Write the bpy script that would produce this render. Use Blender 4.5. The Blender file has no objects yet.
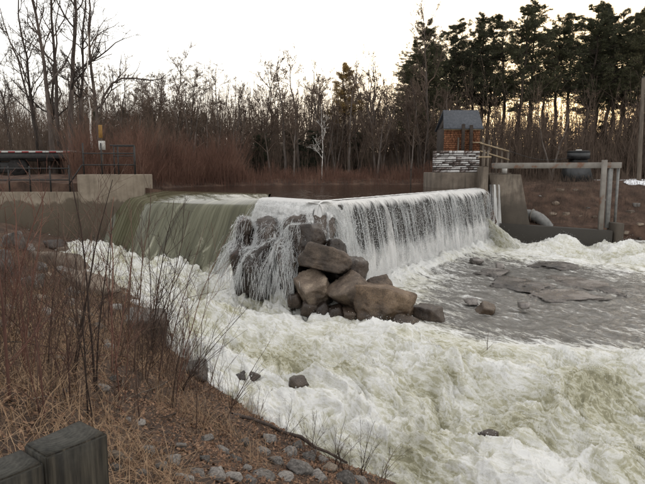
import bpy, bmesh, math, random
import numpy as np
from mathutils import Vector, Matrix
from mathutils.bvhtree import BVHTree

random.seed(7)
RNG = np.random.default_rng(7)
scene = bpy.context.scene
col = scene.collection

# ------------------------------------------------------------------ camera
FPX, HORIZON, CAMZ = 558.0, 170.0, 1.0          # photo pixels; z = 0 is the dam crest
TH = math.atan((242 - HORIZON) / FPX)
cam_d = bpy.data.cameras.new('camera')
cam = bpy.data.objects.new('camera', cam_d)
col.objects.link(cam)
cam.location = (0, 0, CAMZ)
cam.rotation_euler = (math.pi / 2 - TH, 0, 0)
cam_d.sensor_width = 36
cam_d.lens = 36 * FPX / 645
cam_d.clip_start = 0.05
cam_d.clip_end = 2000
scene.camera = cam

# ------------------------------------------------------------------ world, sun, exposure
SUN_AZ, SUN_EL = math.radians(24), math.radians(9)   # azimuth clockwise from +Y
w = bpy.data.worlds.new('World')
scene.world = w
w.use_nodes = True
nt = w.node_tree
nt.nodes.clear()
sky = nt.nodes.new('ShaderNodeTexSky')
sky.sky_type = 'NISHITA'
sky.sun_disc = False
sky.sun_elevation = SUN_EL
sky.sun_rotation = SUN_AZ
sky.air_density = 1.0
sky.dust_density = 4.0
sky.ozone_density = 1.0
mx = nt.nodes.new('ShaderNodeMix')
mx.data_type = 'RGBA'
mx.inputs[0].default_value = 0.5                     # thin, even overcast
mx.inputs[7].default_value = (16.4, 15.9, 15.3, 1)
bg = nt.nodes.new('ShaderNodeBackground')
bg.inputs[1].default_value = 0.10
wo = nt.nodes.new('ShaderNodeOutputWorld')
nt.links.new(sky.outputs[0], mx.inputs[6])
nt.links.new(mx.outputs[2], bg.inputs[0])
nt.links.new(bg.outputs[0], wo.inputs[0])

sd = bpy.data.lights.new('sun', 'SUN')
sd.energy = 1.5
sd.angle = math.radians(12)
sd.color = (1.0, 0.76, 0.52)
sun = bpy.data.objects.new('sun', sd)
col.objects.link(sun)
sdir = Vector((math.sin(SUN_AZ) * math.cos(SUN_EL), math.cos(SUN_AZ) * math.cos(SUN_EL), math.sin(SUN_EL)))
sun.rotation_euler = sdir.to_track_quat('Z', 'Y').to_euler()
sun.location = sdir * 60

scene.view_settings.view_transform = 'Standard'
scene.view_settings.look = 'None'
scene.view_settings.gamma = 1
scene.view_settings.exposure = 0.7
scene.cycles.use_denoising = True
scene.cycles.max_bounces = 6
scene.cycles.volume_bounces = 2
scene.cycles.transparent_max_bounces = 24
scene.cycles.caustics_reflective = False
scene.cycles.caustics_refractive = False

# ------------------------------------------------------------------ pixel helpers
CT, ST = math.cos(TH), math.sin(TH)
def ray(px, py):
    u = (px - 322.5) / FPX; v = (242 - py) / FPX
    return np.array([u, CT + v * ST, -ST + v * CT])
def at(px, py, z):
    d = ray(px, py); t = (z - CAMZ) / d[2]
    return np.array([0, 0, CAMZ]) + d * t
def atY(px, py, Y):
    d = ray(px, py)
    return np.array([0, 0, CAMZ]) + d * (Y / d[1])

# ------------------------------------------------------------------ noise
_g = np.random.default_rng(3)
_perm = np.concatenate([_g.permutation(256)] * 3)
_ang = _g.random(256) * 2 * np.pi
_gx, _gy = np.cos(_ang), np.sin(_ang)
def n2(x, y, s=0):
    x = np.asarray(x, float) + s * 17.31; y = np.asarray(y, float) + s * 7.77
    xi = np.floor(x).astype(int); yi = np.floor(y).astype(int)
    xf = x - xi; yf = y - yi
    xi &= 255; yi &= 255
    u = xf * xf * xf * (xf * (xf * 6 - 15) + 10); v = yf * yf * yf * (yf * (yf * 6 - 15) + 10)
    def g(ix, iy, dx, dy):
        h = _perm[_perm[ix] + iy] & 255
        return _gx[h] * dx + _gy[h] * dy
    a = g(xi, yi, xf, yf); b = g(xi + 1, yi, xf - 1, yf)
    c = g(xi, yi + 1, xf, yf - 1); d = g(xi + 1, yi + 1, xf - 1, yf - 1)
    return ((a + (b - a) * u) * (1 - v) + (c + (d - c) * u) * v) * 1.5
def n3(p, s=0):
    x, y, z = p[:, 0], p[:, 1], p[:, 2]
    return (n2(x + 0.31 * z, y - 0.17 * z, s) + n2(y + 0.23 * x, z + 0.11 * x, s + 5) + n2(z - 0.2 * y, x + 0.27 * y, s + 9)) / 1.7
def fbm2(x, y, o=4, s=0, gain=.5):
    a = 1; t = 0
    for i in range(o):
        t = t + a * n2(x * 2 ** i, y * 2 ** i, s + i); a *= gain
    return t
def unit_(v): return v / (np.linalg.norm(v, axis=-1, keepdims=True) + 1e-9)
class RBF:
    def __init__(self, P, v, lam=1e-3):
        P = np.array(P, float)[:, :2]; v = np.array(v, float); self.P = P
        n = len(P)
        K = self.k(np.linalg.norm(P[:, None] - P[None], axis=2)) + lam * np.eye(n)
        Q = np.c_[np.ones(n), P]
        A = np.block([[K, Q], [Q.T, np.zeros((3, 3))]])
        sol = np.linalg.solve(A, np.r_[v, 0, 0, 0])
        self.w, self.c = sol[:n], sol[n:]
    @staticmethod
    def k(r): return r                                  # linear kernel: no overshoot
    def __call__(self, x, y):
        x = np.asarray(x, float); y = np.asarray(y, float)
        out = self.c[0] + self.c[1] * x + self.c[2] * y
        for (px, py), w_ in zip(self.P, self.w):
            out = out + w_ * np.sqrt((x - px) ** 2 + (y - py) ** 2 + .04)
        return out
def sstep(a, b, x):
    t = np.clip((x - a) / (b - a), 0, 1)
    return t * t * (3 - 2 * t)

# ------------------------------------------------------------------ materials
MATS = {}
def mat_base(name):
    m = bpy.data.materials.new(name); m.use_nodes = True
    t = m.node_tree; b = t.nodes['Principled BSDF']
    MATS[name] = m
    return m, t, b
def N(t, typ, **kw):
    n = t.nodes.new(typ)
    for k, v in kw.items(): setattr(n, k, v)
    return n
def ramp(t, stops, src):
    r = N(t, 'ShaderNodeValToRGB')
    e = r.color_ramp.elements
    while len(e) < len(stops): e.new(0.5)
    for el, (p, c) in zip(e, stops):
        el.position = p; el.color = (*c, 1) if len(c) == 3 else c
    t.links.new(src, r.inputs[0])
    return r.outputs[0]
def noise(t, scale, detail=5, rough=.55, vec=None, dist=0):
    n = N(t, 'ShaderNodeTexNoise')
    n.inputs['Scale'].default_value = scale; n.inputs['Detail'].default_value = detail
    n.inputs['Roughness'].default_value = rough; n.inputs['Distortion'].default_value = dist
    if vec is not None: t.links.new(vec, n.inputs['Vector'])
    return n.outputs['Fac']
def coords(t, kind='Object', scale=None):
    c = N(t, 'ShaderNodeTexCoord').outputs[kind]
    if scale:
        m = N(t, 'ShaderNodeMapping'); m.inputs['Scale'].default_value = scale
        t.links.new(c, m.inputs[0]); c = m.outputs[0]
    return c
def bump(t, b, h, strength=.5, dist=.02):
    n = N(t, 'ShaderNodeBump'); n.inputs['Strength'].default_value = strength; n.inputs['Distance'].default_value = dist
    t.links.new(h, n.inputs['Height']); t.links.new(n.outputs[0], b.inputs['Normal'])
def mixc(t, f, a, b, mode='MIX'):
    m = N(t, 'ShaderNodeMix', data_type='RGBA', blend_type=mode)
    for s, v in ((0, f), (6, a), (7, b)):
        if hasattr(v, 'links'): t.links.new(v, m.inputs[s])
        elif s == 0: m.inputs[s].default_value = v
        else: m.inputs[s].default_value = (*v, 1)
    return m.outputs[2]
def math_(t, op, a, b=None, clamp=False):
    m = N(t, 'ShaderNodeMath', operation=op, use_clamp=clamp)
    for i, v in enumerate((a, b)):
        if v is None: continue
        if hasattr(v, 'links'): t.links.new(v, m.inputs[i])
        else: m.inputs[i].default_value = v
    return m.outputs[0]
def attr(t, name, out='Fac'):
    a = N(t, 'ShaderNodeAttribute'); a.attribute_name = name
    return a.outputs[out]
def obj_random(t): return N(t, 'ShaderNodeObjectInfo').outputs['Random']

def mat_noise(name, stops, scale=3, rough=.85, bscale=20, bstr=.4, bdist=.02, sc=None, detail=6, spec=.3, rnd=0, kind='Object'):
    m, t, b = mat_base(name)
    v = coords(t, kind, sc)
    f = noise(t, scale, detail, .6, v)
    if rnd:
        r = obj_random(t); f = math_(t, 'ADD', f, math_(t, 'MULTIPLY', math_(t, 'SUBTRACT', r, .5), rnd))
    t.links.new(ramp(t, stops, f), b.inputs['Base Color'])
    b.inputs['Roughness'].default_value = rough
    b.inputs['Specular IOR Level'].default_value = spec
    if bstr: bump(t, b, noise(t, bscale, 6, .65, v), bstr, bdist)
    return m

mat_noise('bark_grey', [(.3, (.045, .036, .031)), (.55, (.11, .090, .078)), (.75, (.18, .155, .138))], 6, .95, 30, .6, .02, (1, 1, .25), rnd=.35)
mat_noise('bark_dark', [(.3, (.025, .020, .017)), (.6, (.070, .054, .046)), (.8, (.13, .105, .09))], 6, .95, 30, .6, .02, (1, 1, .25), rnd=.25)
mat_noise('bark_pine', [(.3, (.014, .011, .009)), (.6, (.045, .033, .026)), (.8, (.085, .062, .05))], 5, .95, 25, .6, .03, (1, 1, .3))
mat_noise('bark_birch', [(.36, (.06, .05, .045)), (.46, (.55, .52, .48)), (.8, (.72, .70, .66))], 3, .8, 20, .3, .01, (1, 1, 2.5))
mat_noise('twig_red', [(.3, (.045, .022, .017)), (.6, (.115, .055, .040)), (.8, (.19, .10, .072))], 2, .8, 20, 0, rnd=.5)
mat_noise('twig_brown', [(.3, (.026, .016, .012)), (.6, (.072, .044, .032)), (.8, (.145, .095, .07))], 2, .8, 20, 0, rnd=.5)
mat_noise('brush_red', [(.3, (.075, .040, .030)), (.55, (.155, .082, .058)), (.8, (.24, .15, .11))], .8, .9, 20, 0, kind='Object')
mat_noise('brush_brown', [(.3, (.050, .035, .026)), (.55, (.118, .084, .063)), (.8, (.20, .152, .118))], .7, .9, 20, 0)
mat_noise('needles', [(.3, (.022, .025, .012)), (.55, (.050, .052, .024)), (.8, (.10, .088, .044))], .55, .75, 20, 0, rnd=.2)
mat_noise('needles_dark', [(.3, (.016, .021, .012)), (.6, (.036, .044, .023)), (.8, (.06, .068, .034))], .6, .8, 20, 0, rnd=.2)
mat_noise('needles_amber_lit', [(.3, (.08, .065, .026)), (.55, (.24, .155, .055)), (.8, (.38, .25, .09))], .6, .8, 20, 0)  # amber light on the lone pine is put into its needle colour
mat_noise('forest_floor', [(.3, (.028, .017, .012)), (.5, (.068, .040, .028)), (.7, (.12, .075, .052))], 1.6, .95, 12, .8, .08)
mat_noise('dry_grass', [(.25, (.08, .050, .030)), (.5, (.22, .14, .083)), (.75, (.42, .30, .19))], 9, .9, 20, 0)
mat_noise('dead_leaf', [(.3, (.040, .022, .014)), (.45, (.105, .058, .036)), (.56, (.20, .115, .070)), (.66, (.28, .185, .12)), (.78, (.36, .29, .22))], 30, .85, 40, 0)
mat_noise('stone_grey', [(.3, (.045, .040, .036)), (.52, (.125, .114, .105)), (.75, (.27, .25, .23))], 4, .8, 24, .5, .02, rnd=.35)
mat_noise('stone_tan', [(.3, (.075, .058, .045)), (.55, (.17, .135, .105)), (.75, (.27, .225, .175))], 3, .8, 20, .6, .02, rnd=.3)
mat_noise('steel_black', [(.4, (.010, .010, .010)), (.7, (.026, .023, .021))], 8, .6, 30, .1, .005, spec=.4)
mat_noise('steel_galv', [(.3, (.10, .10, .096)), (.7, (.20, .195, .185))], 5, .5, 30, .1, .005, spec=.5)
mat_noise('wood_grey', [(.3, (.06, .048, .038)), (.6, (.14, .115, .092)), (.8, (.22, .19, .155))], 8, .9, 30, .5, .01, (1, 1, .15))
mat_noise('wood_pale', [(.3, (.18, .135, .085)), (.7, (.34, .27, .18))], 8, .9, 30, .4, .01)
mat_noise('wood_dark', [(.3, (.016, .012, .010)), (.7, (.05, .038, .03))], 8, .9, 30, .5, .01)
mat_noise('roof_slate', [(.35, (.033, .037, .045)), (.65, (.062, .068, .079))], 9, .75, 40, .4, .01)
mat_noise('shingle', [(.3, (.055, .024, .013)), (.5, (.15, .062, .031)), (.72, (.27, .13, .066))], 7, .85, 40, .3, .01)
mat_noise('snow', [(.3, (.62, .63, .66)), (.7, (.82, .83, .85))], 3, .7, 10, .5, .05)
mat_noise('black_tarp', [(.3, (.010, .011, .012)), (.7, (.026, .028, .030))], 3, .45, 6, .5, .05, spec=.5)
mat_noise('rubber', [(.3, (.014, .013, .013)), (.7, (.035, .032, .03))], 6, .85, 30, .2, .01)
mat_noise('paint_white', [(.3, (.34, .33, .31)), (.7, (.55, .54, .51))], 6, .6, 30, .1, .005)
mat_noise('paint_red', [(.3, (.20, .03, .032)), (.7, (.32, .05, .05))], 6, .5, 30, .1, .005)
mat_noise('paint_yellow', [(.3, (.16, .085, .022)), (.7, (.27, .15, .04))], 6, .6, 30, .1, .005)

def mat_rock(name, dry, wet_z, wet_soft=.5):
    m, t, b = mat_base(name)
    v = coords(t, 'Object')
    geo = N(t, 'ShaderNodeNewGeometry')
    f = math_(t, 'ADD', noise(t, 1.7, 8, .65, v), math_(t, 'MULTIPLY', math_(t, 'SUBTRACT', obj_random(t), .5), .25))
    c = ramp(t, dry, f)
    fine = noise(t, 30, 5, .7, v)
    c = mixc(t, .6, c, ramp(t, [(.35, (.35, .35, .35)), (.62, (1.6, 1.55, 1.5))], fine), 'MULTIPLY')
    sep = N(t, 'ShaderNodeSeparateXYZ'); t.links.new(geo.outputs['Position'], sep.inputs[0])
    zz = math_(t, 'ADD', sep.outputs[2], math_(t, 'MULTIPLY', math_(t, 'SUBTRACT', noise(t, 2.2, 4, .6, v), .5), .9))
    wet = math_(t, 'SUBTRACT', 1.0, math_(t, 'DIVIDE', math_(t, 'SUBTRACT', zz, wet_z), wet_soft), True)
    wet = math_(t, 'MAXIMUM', math_(t, 'MINIMUM', wet, 1.0), 0.0)
    c = mixc(t, wet, c, mixc(t, 1.0, c, (.42, .40, .38), 'MULTIPLY'))
    t.links.new(c, b.inputs['Base Color'])
    rr = N(t, 'ShaderNodeMapRange'); t.links.new(wet, rr.inputs[0]); rr.inputs[3].default_value = .72; rr.inputs[4].default_value = .25
    t.links.new(rr.outputs[0], b.inputs['Roughness'])
    h = math_(t, 'ADD', noise(t, 7, 8, .7, v), math_(t, 'MULTIPLY', fine, .35))
    bump(t, b, h, .75, .05)
    return m
mat_rock('boulder', [(.30, (.038, .028, .021)), (.45, (.088, .065, .048)), (.58, (.155, .118, .088)), (.72, (.28, .225, .17))], -2.75, .5)
mat_rock('boulder_rust', [(.30, (.05, .034, .022)), (.45, (.125, .085, .054)), (.6, (.20, .145, .098)), (.75, (.31, .24, .17))], -2.8, .4)  # rust-tinted rock; the long slab's orange light is painted into this colour too
mat_rock('boulder_wet', [(.30, (.028, .020, .016)), (.48, (.070, .050, .039)), (.70, (.165, .125, .095))], .3, .8)
mat_rock('bedrock', [(.30, (.060, .053, .048)), (.46, (.16, .145, .135)), (.68, (.31, .288, .272))], -2.9, .35)

def mat_concrete(name, stain_z, stops, stain=(.055, .047, .036), soft=.12, streak=.25):
    m, t, b = mat_base(name)
    geo = N(t, 'ShaderNodeNewGeometry'); pos = geo.outputs['Position']
    c = ramp(t, stops, noise(t, 1.3, 8, .65, pos))
    mp = N(t, 'ShaderNodeMapping'); mp.inputs['Scale'].default_value = (3.5, 3.5, .22); t.links.new(pos, mp.inputs[0])
    st = noise(t, 1.4, 6, .6, mp.outputs[0])
    c = mixc(t, math_(t, 'MULTIPLY', ramp(t, [(.48, (0, 0, 0)), (.68, (1, 1, 1))], st), streak * 2), c, stain)
    sep = N(t, 'ShaderNodeSeparateXYZ'); t.links.new(pos, sep.inputs[0])
    zz = math_(t, 'ADD', sep.outputs[2], math_(t, 'MULTIPLY', math_(t, 'SUBTRACT', noise(t, .8, 6, .65, pos), .5), 1.5))
    wet = math_(t, 'MINIMUM', math_(t, 'MAXIMUM', math_(t, 'DIVIDE', math_(t, 'SUBTRACT', stain_z, zz), soft), 0.0), 1.0)
    c = mixc(t, math_(t, 'MULTIPLY', wet, .85), c, stain)
    t.links.new(c, b.inputs['Base Color'])
    b.inputs['Roughness'].default_value = .85
    bump(t, b, noise(t, 14, 8, .7, pos), .4, .03)
    return m
CS = [(.25, (.10, .078, .056)), (.5, (.175, .142, .105)), (.75, (.26, .22, .17))]
mat_concrete('concrete_wall', -.45, CS, (.062, .047, .030))
mat_concrete('concrete_right', -.3, [(.25, (.065, .050, .037)), (.5, (.125, .10, .077)), (.75, (.21, .178, .14))], (.045, .036, .027), .8, .4)
mat_concrete('concrete_low', 5, [(.25, (.03, .026, .022)), (.75, (.08, .07, .06))], (.030, .026, .021), .5, .2)
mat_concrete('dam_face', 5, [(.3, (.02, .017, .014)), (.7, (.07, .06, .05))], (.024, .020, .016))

# rusty painted steel
m, t, b = mat_base('steel_rust')
v = coords(t, 'Object')
f = noise(t, 1.1, 7, .65, v)
t.links.new(ramp(t, [(.40, (.19, .175, .155)), (.56, (.14, .125, .108)), (.62, (.13, .068, .042)), (.78, (.075, .04, .025))], f), b.inputs['Base Color'])
b.inputs['Roughness'].default_value = .75
bump(t, b, noise(t, 25, 5, .6, v), .25, .01)
# peeling whitewash on the slab wall
m, t, b = mat_base('whitewash')
v = coords(t, 'Object', (1, 1, 1.6))
f = math_(t, 'ADD', noise(t, 3.3, 8, .7, v), math_(t, 'MULTIPLY', math_(t, 'SUBTRACT', obj_random(t), .5), .3))
t.links.new(ramp(t, [(.36, (.03, .022, .018)), (.46, (.12, .09, .08)), (.53, (.30, .285, .28)), (.7, (.50, .49, .48))], f), b.inputs['Base Color'])
b.inputs['Roughness'].default_value = .85
# timber post: grain down the sides, rings on the top
m, t, b = mat_base('post_timber')
v = coords(t, 'Object')
mp = N(t, 'ShaderNodeMapping'); mp.inputs['Scale'].default_value = (38, 38, 2.2); t.links.new(v, mp.inputs[0])
g1 = noise(t, 1.0, 6, .65, mp.outputs[0])
sidec = ramp(t, [(.30, (.004, .0035, .003)), (.46, (.014, .012, .009)), (.58, (.034, .029, .021)), (.74, (.075, .064, .048))], g1)
wv = N(t, 'ShaderNodeTexWave', wave_type='RINGS', rings_direction='Z'); wv.inputs['Scale'].default_value = 22
wv.inputs['Distortion'].default_value = 6; wv.inputs['Detail'].default_value = 3
mpw = N(t, 'ShaderNodeMapping'); mpw.inputs['Location'].default_value = (.05, -.03, 0); t.links.new(v, mpw.inputs[0]); t.links.new(mpw.outputs[0], wv.inputs['Vector'])
topc = ramp(t, [(.30, (.010, .010, .008)), (.5, (.030, .029, .025)), (.72, (.052, .050, .043))], math_(t, 'ADD', math_(t, 'MULTIPLY', wv.outputs['Fac'], .12), noise(t, 30, 6, .65, v)))
gg = N(t, 'ShaderNodeNewGeometry'); sp = N(t, 'ShaderNodeSeparateXYZ'); t.links.new(gg.outputs['Normal'], sp.inputs[0])
t.links.new(mixc(t, ramp(t, [(.6, (0, 0, 0)), (.8, (1, 1, 1))], sp.outputs[2]), sidec, topc), b.inputs['Base Color'])
b.inputs['Roughness'].default_value = .85; b.inputs['Specular IOR Level'].default_value = .25
bump(t, b, math_(t, 'ADD', g1, math_(t, 'MULTIPLY', wv.outputs['Fac'], .06)), .8, .006)
# bank soil
m, t, b = mat_base('bank_soil')
v = N(t, 'ShaderNodeNewGeometry').outputs['Position']
c = ramp(t, [(.3, (.028, .018, .012)), (.5, (.075, .045, .030)), (.7, (.14, .09, .06))], noise(t, 2.2, 8, .7, v))
c = mixc(t, .5, c, ramp(t, [(.35, (.35, .33, .3)), (.65, (1.6, 1.5, 1.4))], noise(t, 26, 6, .7, v)), 'MULTIPLY')
t.links.new(c, b.inputs['Base Color']); b.inputs['Roughness'].default_value = .95
bump(t, b, noise(t, 22, 8, .75, v), 1, .05)

# reservoir
m, t, b = mat_base('reservoir_water')
pos = N(t, 'ShaderNodeNewGeometry').outputs['Position']
b.inputs['Base Color'].default_value = (.022, .014, .010, 1)
b.inputs['Roughness'].default_value = .08
bump(t, b, math_(t, 'ADD', noise(t, 3.2, 3, .5, pos), noise(t, 1.1, 2, .5, pos)), .4, .1)

# river: dark water -> aerated water -> froth
m, t, b = mat_base('river_water')
fl = attr(t, 'flow', 'Vector')
fo = attr(t, 'foam'); wh = attr(t, 'white')
mp = N(t, 'ShaderNodeMapping'); mp.inputs['Scale'].default_value = (.30, 1.3, 1); t.links.new(fl, mp.inputs[0])
lace = noise(t, 4.0, 10, .72, mp.outputs[0], .35)
lace2 = noise(t, 19.0, 7, .75, fl, .2)
lac = math_(t, 'ADD', math_(t, 'MULTIPLY', math_(t, 'SUBTRACT', lace, .5), 1.5), math_(t, 'MULTIPLY', math_(t, 'SUBTRACT', lace2, .5), .45))
mpf = N(t, 'ShaderNodeMapping'); mpf.inputs['Scale'].default_value = (.42, 1.15, 1); t.links.new(fl, mpf.inputs[0])
fil = math_(t, 'SUBTRACT', 1.0, math_(t, 'MULTIPLY', math_(t, 'ABSOLUTE', math_(t, 'SUBTRACT', noise(t, 6.5, 5, .62, mpf.outputs[0], .5), .5)), 11.0), True)
fil = math_(t, 'MULTIPLY', math_(t, 'MAXIMUM', fil, 0.0), .45)
k = math_(t, 'ADD', math_(t, 'ADD', wh, lac), fil)
aer = ramp(t, [(.0, (.25, .237, .155)), (.22, (.375, .36, .255)), (.48, (.50, .49, .41)), (.75, (.60, .595, .55)), (1, (.675, .675, .655))], k)
dark = ramp(t, [(.35, (.075, .071, .063)), (.52, (.15, .144, .132)), (.70, (.30, .29, .275))], lace)
fk = math_(t, 'ADD', math_(t, 'ADD', math_(t, 'MULTIPLY', fo, 1.8), math_(t, 'MULTIPLY', math_(t, 'SUBTRACT', lace, .5), 1.9)), math_(t, 'MULTIPLY', fil, .35))
fm = ramp(t, [(.46, (0, 0, 0)), (.82, (1, 1, 1))], fk)
t.links.new(mixc(t, fm, dark, aer), b.inputs['Base Color'])
rr = N(t, 'ShaderNodeMapRange'); t.links.new(fm, rr.inputs[0]); rr.inputs[3].default_value = .16; rr.inputs[4].default_value = .5
t.links.new(rr.outputs[0], b.inputs['Roughness'])
b.inputs['IOR'].default_value = 1.33
mp2 = N(t, 'ShaderNodeMapping'); mp2.inputs['Scale'].default_value = (1, 1, 1); t.links.new(fl, mp2.inputs[0])
rip = noise(t, 6.5, 5, .6, mp2.outputs[0], .3)
hh = math_(t, 'ADD', math_(t, 'MULTIPLY', rip, .6), math_(t, 'ADD', math_(t, 'MULTIPLY', lace2, .5), math_(t, 'MULTIPLY', lace, .6)))
bump(t, b, hh, .7, .07)

# spillway: olive sheet with streaks, froth at the foot
m, t, b = mat_base('spillway_water')
fl = attr(t, 'flow', 'Vector'); sv = attr(t, 'white')
mp = N(t, 'ShaderNodeMapping'); mp.inputs['Scale'].default_value = (3.4, .22, 1); t.links.new(fl, mp.inputs[0])
s1 = noise(t, 1.6, 7, .65, mp.outputs[0], .2)
c = ramp(t, [(.30, (.034, .033, .019)), (.48, (.074, .072, .042)), (.60, (.125, .122, .080)), (.78, (.25, .245, .185))], s1)
mp3 = N(t, 'ShaderNodeMapping'); mp3.inputs['Scale'].default_value = (1.2, 1.0, 1); t.links.new(fl, mp3.inputs[0])
fr = math_(t, 'ADD', sv, math_(t, 'MULTIPLY', math_(t, 'SUBTRACT', noise(t, 2.2, 8, .7, mp3.outputs[0], .5), .5), 1.6))
c = mixc(t, ramp(t, [(.48, (0, 0, 0)), (.80, (1, 1, 1))], fr), c, (.42, .405, .31))
t.links.new(c, b.inputs['Base Color'])
rr = N(t, 'ShaderNodeMapRange'); t.links.new(sv, rr.inputs[0]); rr.inputs[3].default_value = .05; rr.inputs[4].default_value = .45
t.links.new(rr.outputs[0], b.inputs['Roughness']); b.inputs['IOR'].default_value = 1.33
hs = N(t, 'ShaderNodeMapRange'); t.links.new(sv, hs.inputs[0]); hs.inputs[3].default_value = .006; hs.inputs[4].default_value = .9
bn = N(t, 'ShaderNodeBump'); bn.inputs['Distance'].default_value = .06
t.links.new(hs.outputs[0], bn.inputs['Strength']); t.links.new(math_(t, 'ADD', s1, noise(t, 6, 5, .6, mp3.outputs[0])), bn.inputs['Height'])
t.links.new(bn.outputs[0], b.inputs['Normal'])

# falling water: froth with see-through gaps
def mat_fall(name, lo, hi, fx=7.0, fy=.35, base=(.70, .71, .71), tr=.35, amin=0):
    m = bpy.data.materials.new(name); m.use_nodes = True; MATS[name] = m
    t = m.node_tree; t.nodes.clear()
    fl = attr(t, 'flow', 'Vector'); sv = attr(t, 'white')
    mp = N(t, 'ShaderNodeMapping'); mp.inputs['Scale'].default_value = (fx, fy, 1); t.links.new(fl, mp.inputs[0])
    s = noise(t, 1.0, 6, .62, mp.outputs[0], .25)
    mp2 = N(t, 'ShaderNodeMapping'); mp2.inputs['Scale'].default_value = (fx * 3.2, fy * 6, 1); t.links.new(fl, mp2.inputs[0])
    s2 = noise(t, 1.0, 6, .7, mp2.outputs[0], .4)
    k = math_(t, 'ADD', math_(t, 'ADD', math_(t, 'MULTIPLY', s, .72), math_(t, 'MULTIPLY', s2, .28)), sv)
    al = ramp(t, [(lo, (amin,) * 3), (hi, (1, 1, 1))], k)
    d = N(t, 'ShaderNodeBsdfDiffuse'); d.inputs[0].default_value = (*base, 1)
    tl = N(t, 'ShaderNodeBsdfTranslucent'); tl.inputs[0].default_value = (*base, 1)
    g = N(t, 'ShaderNodeBsdfGlossy'); g.inputs['Roughness'].default_value = .22
    bn = N(t, 'ShaderNodeBump'); bn.inputs['Strength'].default_value = .9; bn.inputs['Distance'].default_value = .08
    t.links.new(math_(t, 'ADD', s, math_(t, 'MULTIPLY', s2, .5)), bn.inputs['Height'])
    for q in (d, g): t.links.new(bn.outputs[0], q.inputs['Normal'])
    m1 = N(t, 'ShaderNodeMixShader'); m1.inputs[0].default_value = tr
    t.links.new(d.outputs[0], m1.inputs[1]); t.links.new(tl.outputs[0], m1.inputs[2])
    m2 = N(t, 'ShaderNodeMixShader'); m2.inputs[0].default_value = .08
    t.links.new(m1.outputs[0], m2.inputs[1]); t.links.new(g.outputs[0], m2.inputs[2])
    tp = N(t, 'ShaderNodeBsdfTransparent')
    m3 = N(t, 'ShaderNodeMixShader'); t.links.new(al, m3.inputs[0])
    t.links.new(tp.outputs[0], m3.inputs[1]); t.links.new(m2.outputs[0], m3.inputs[2])
    o = N(t, 'ShaderNodeOutputMaterial'); t.links.new(m3.outputs[0], o.inputs[0])
    return m
mat_fall('fall_sheet', .425, .57, 3.4, .15, (.78, .775, .76), amin=.06)
mat_fall('fall_clumps', .49, .64, 2.2, .26, (.80, .79, .77))
mat_fall('froth_strand', .30, .42, 5.0, .8)
mat_fall('veil', .375, .56, 4.0, 1.2, (.78, .78, .77))
m = bpy.data.materials.new('spray'); m.use_nodes = True; MATS['spray'] = m
t = m.node_tree; t.nodes.clear()
d = N(t, 'ShaderNodeBsdfDiffuse'); d.inputs[0].default_value = (.86, .87, .87, 1)
tl = N(t, 'ShaderNodeBsdfTranslucent'); tl.inputs[0].default_value = (.86, .87, .87, 1)
mm = N(t, 'ShaderNodeMixShader'); mm.inputs[0].default_value = .4
t.links.new(d.outputs[0], mm.inputs[1]); t.links.new(tl.outputs[0], mm.inputs[2])
o = N(t, 'ShaderNodeOutputMaterial'); t.links.new(mm.outputs[0], o.inputs[0])

# ------------------------------------------------------------------ mesh helpers
ORIGIN = {}
def new_mesh(name, V, F, mat=None, smooth=False, attrs=None):
    V = np.ascontiguousarray(V, np.float32); F = np.asarray(F, np.int32)
    me = bpy.data.meshes.new(name)
    n, k = F.shape
    me.vertices.add(len(V)); me.vertices.foreach_set('co', V.ravel())
    me.loops.add(n * k); me.loops.foreach_set('vertex_index', F.ravel())
    me.polygons.add(n)
    me.polygons.foreach_set('loop_start', np.arange(0, n * k, k, dtype=np.int32))
    me.polygons.foreach_set('loop_total', np.full(n, k, np.int32))
    if smooth: me.polygons.foreach_set('use_smooth', np.ones(n, bool))
    for an, av in (attrs or {}).items():
        av = np.ascontiguousarray(av, np.float32)
        if av.ndim == 2:
            a = me.attributes.new(an, 'FLOAT_VECTOR', 'POINT'); a.data.foreach_set('vector', av.ravel())
        else:
            a = me.attributes.new(an, 'FLOAT', 'POINT'); a.data.foreach_set('value', av)
    me.update(calc_edges=True); me.validate()
    if mat: me.materials.append(MATS[mat])
    return me
def link(name, me, parent=None, loc=(0, 0, 0)):
    o = bpy.data.objects.new(name, me); col.objects.link(o); o.location = loc
    if parent is not None: o.parent = parent
    return o
def tag(o, label, cat=None, group=None, kind=None):
    o['label'] = label
    if cat: o['category'] = cat
    if group: o['group'] = group
    if kind: o['kind'] = kind
    return o
def empty(name, loc, label, cat, group=None):
    e = bpy.data.objects.new(name, None); col.objects.link(e); e.location = loc
    e.empty_display_size = .2
    tag(e, label, cat, group)
    ORIGIN[e.name] = np.array(loc, float)
    return e
def part(name, V, F, mat, parent, smooth=False, attrs=None):
    """mesh given in world coordinates, parented to a thing or part"""
    og = ORIGIN[parent.name] if parent is not None else np.zeros(3)
    V = np.asarray(V, float)
    c = V.mean(0)
    o = link(name, new_mesh(name, V - c, F, mat, smooth, attrs), parent, tuple(c - og))
    ORIGIN[o.name] = c
    return o
def bm_arrays(bm):
    bmesh.ops.triangulate(bm, faces=bm.faces[:])
    bm.verts.index_update()
    V = np.array([v.co[:] for v in bm.verts]); F = np.array([[v.index for v in f.verts] for f in bm.faces])
    bm.free()
    return V, F
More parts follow.
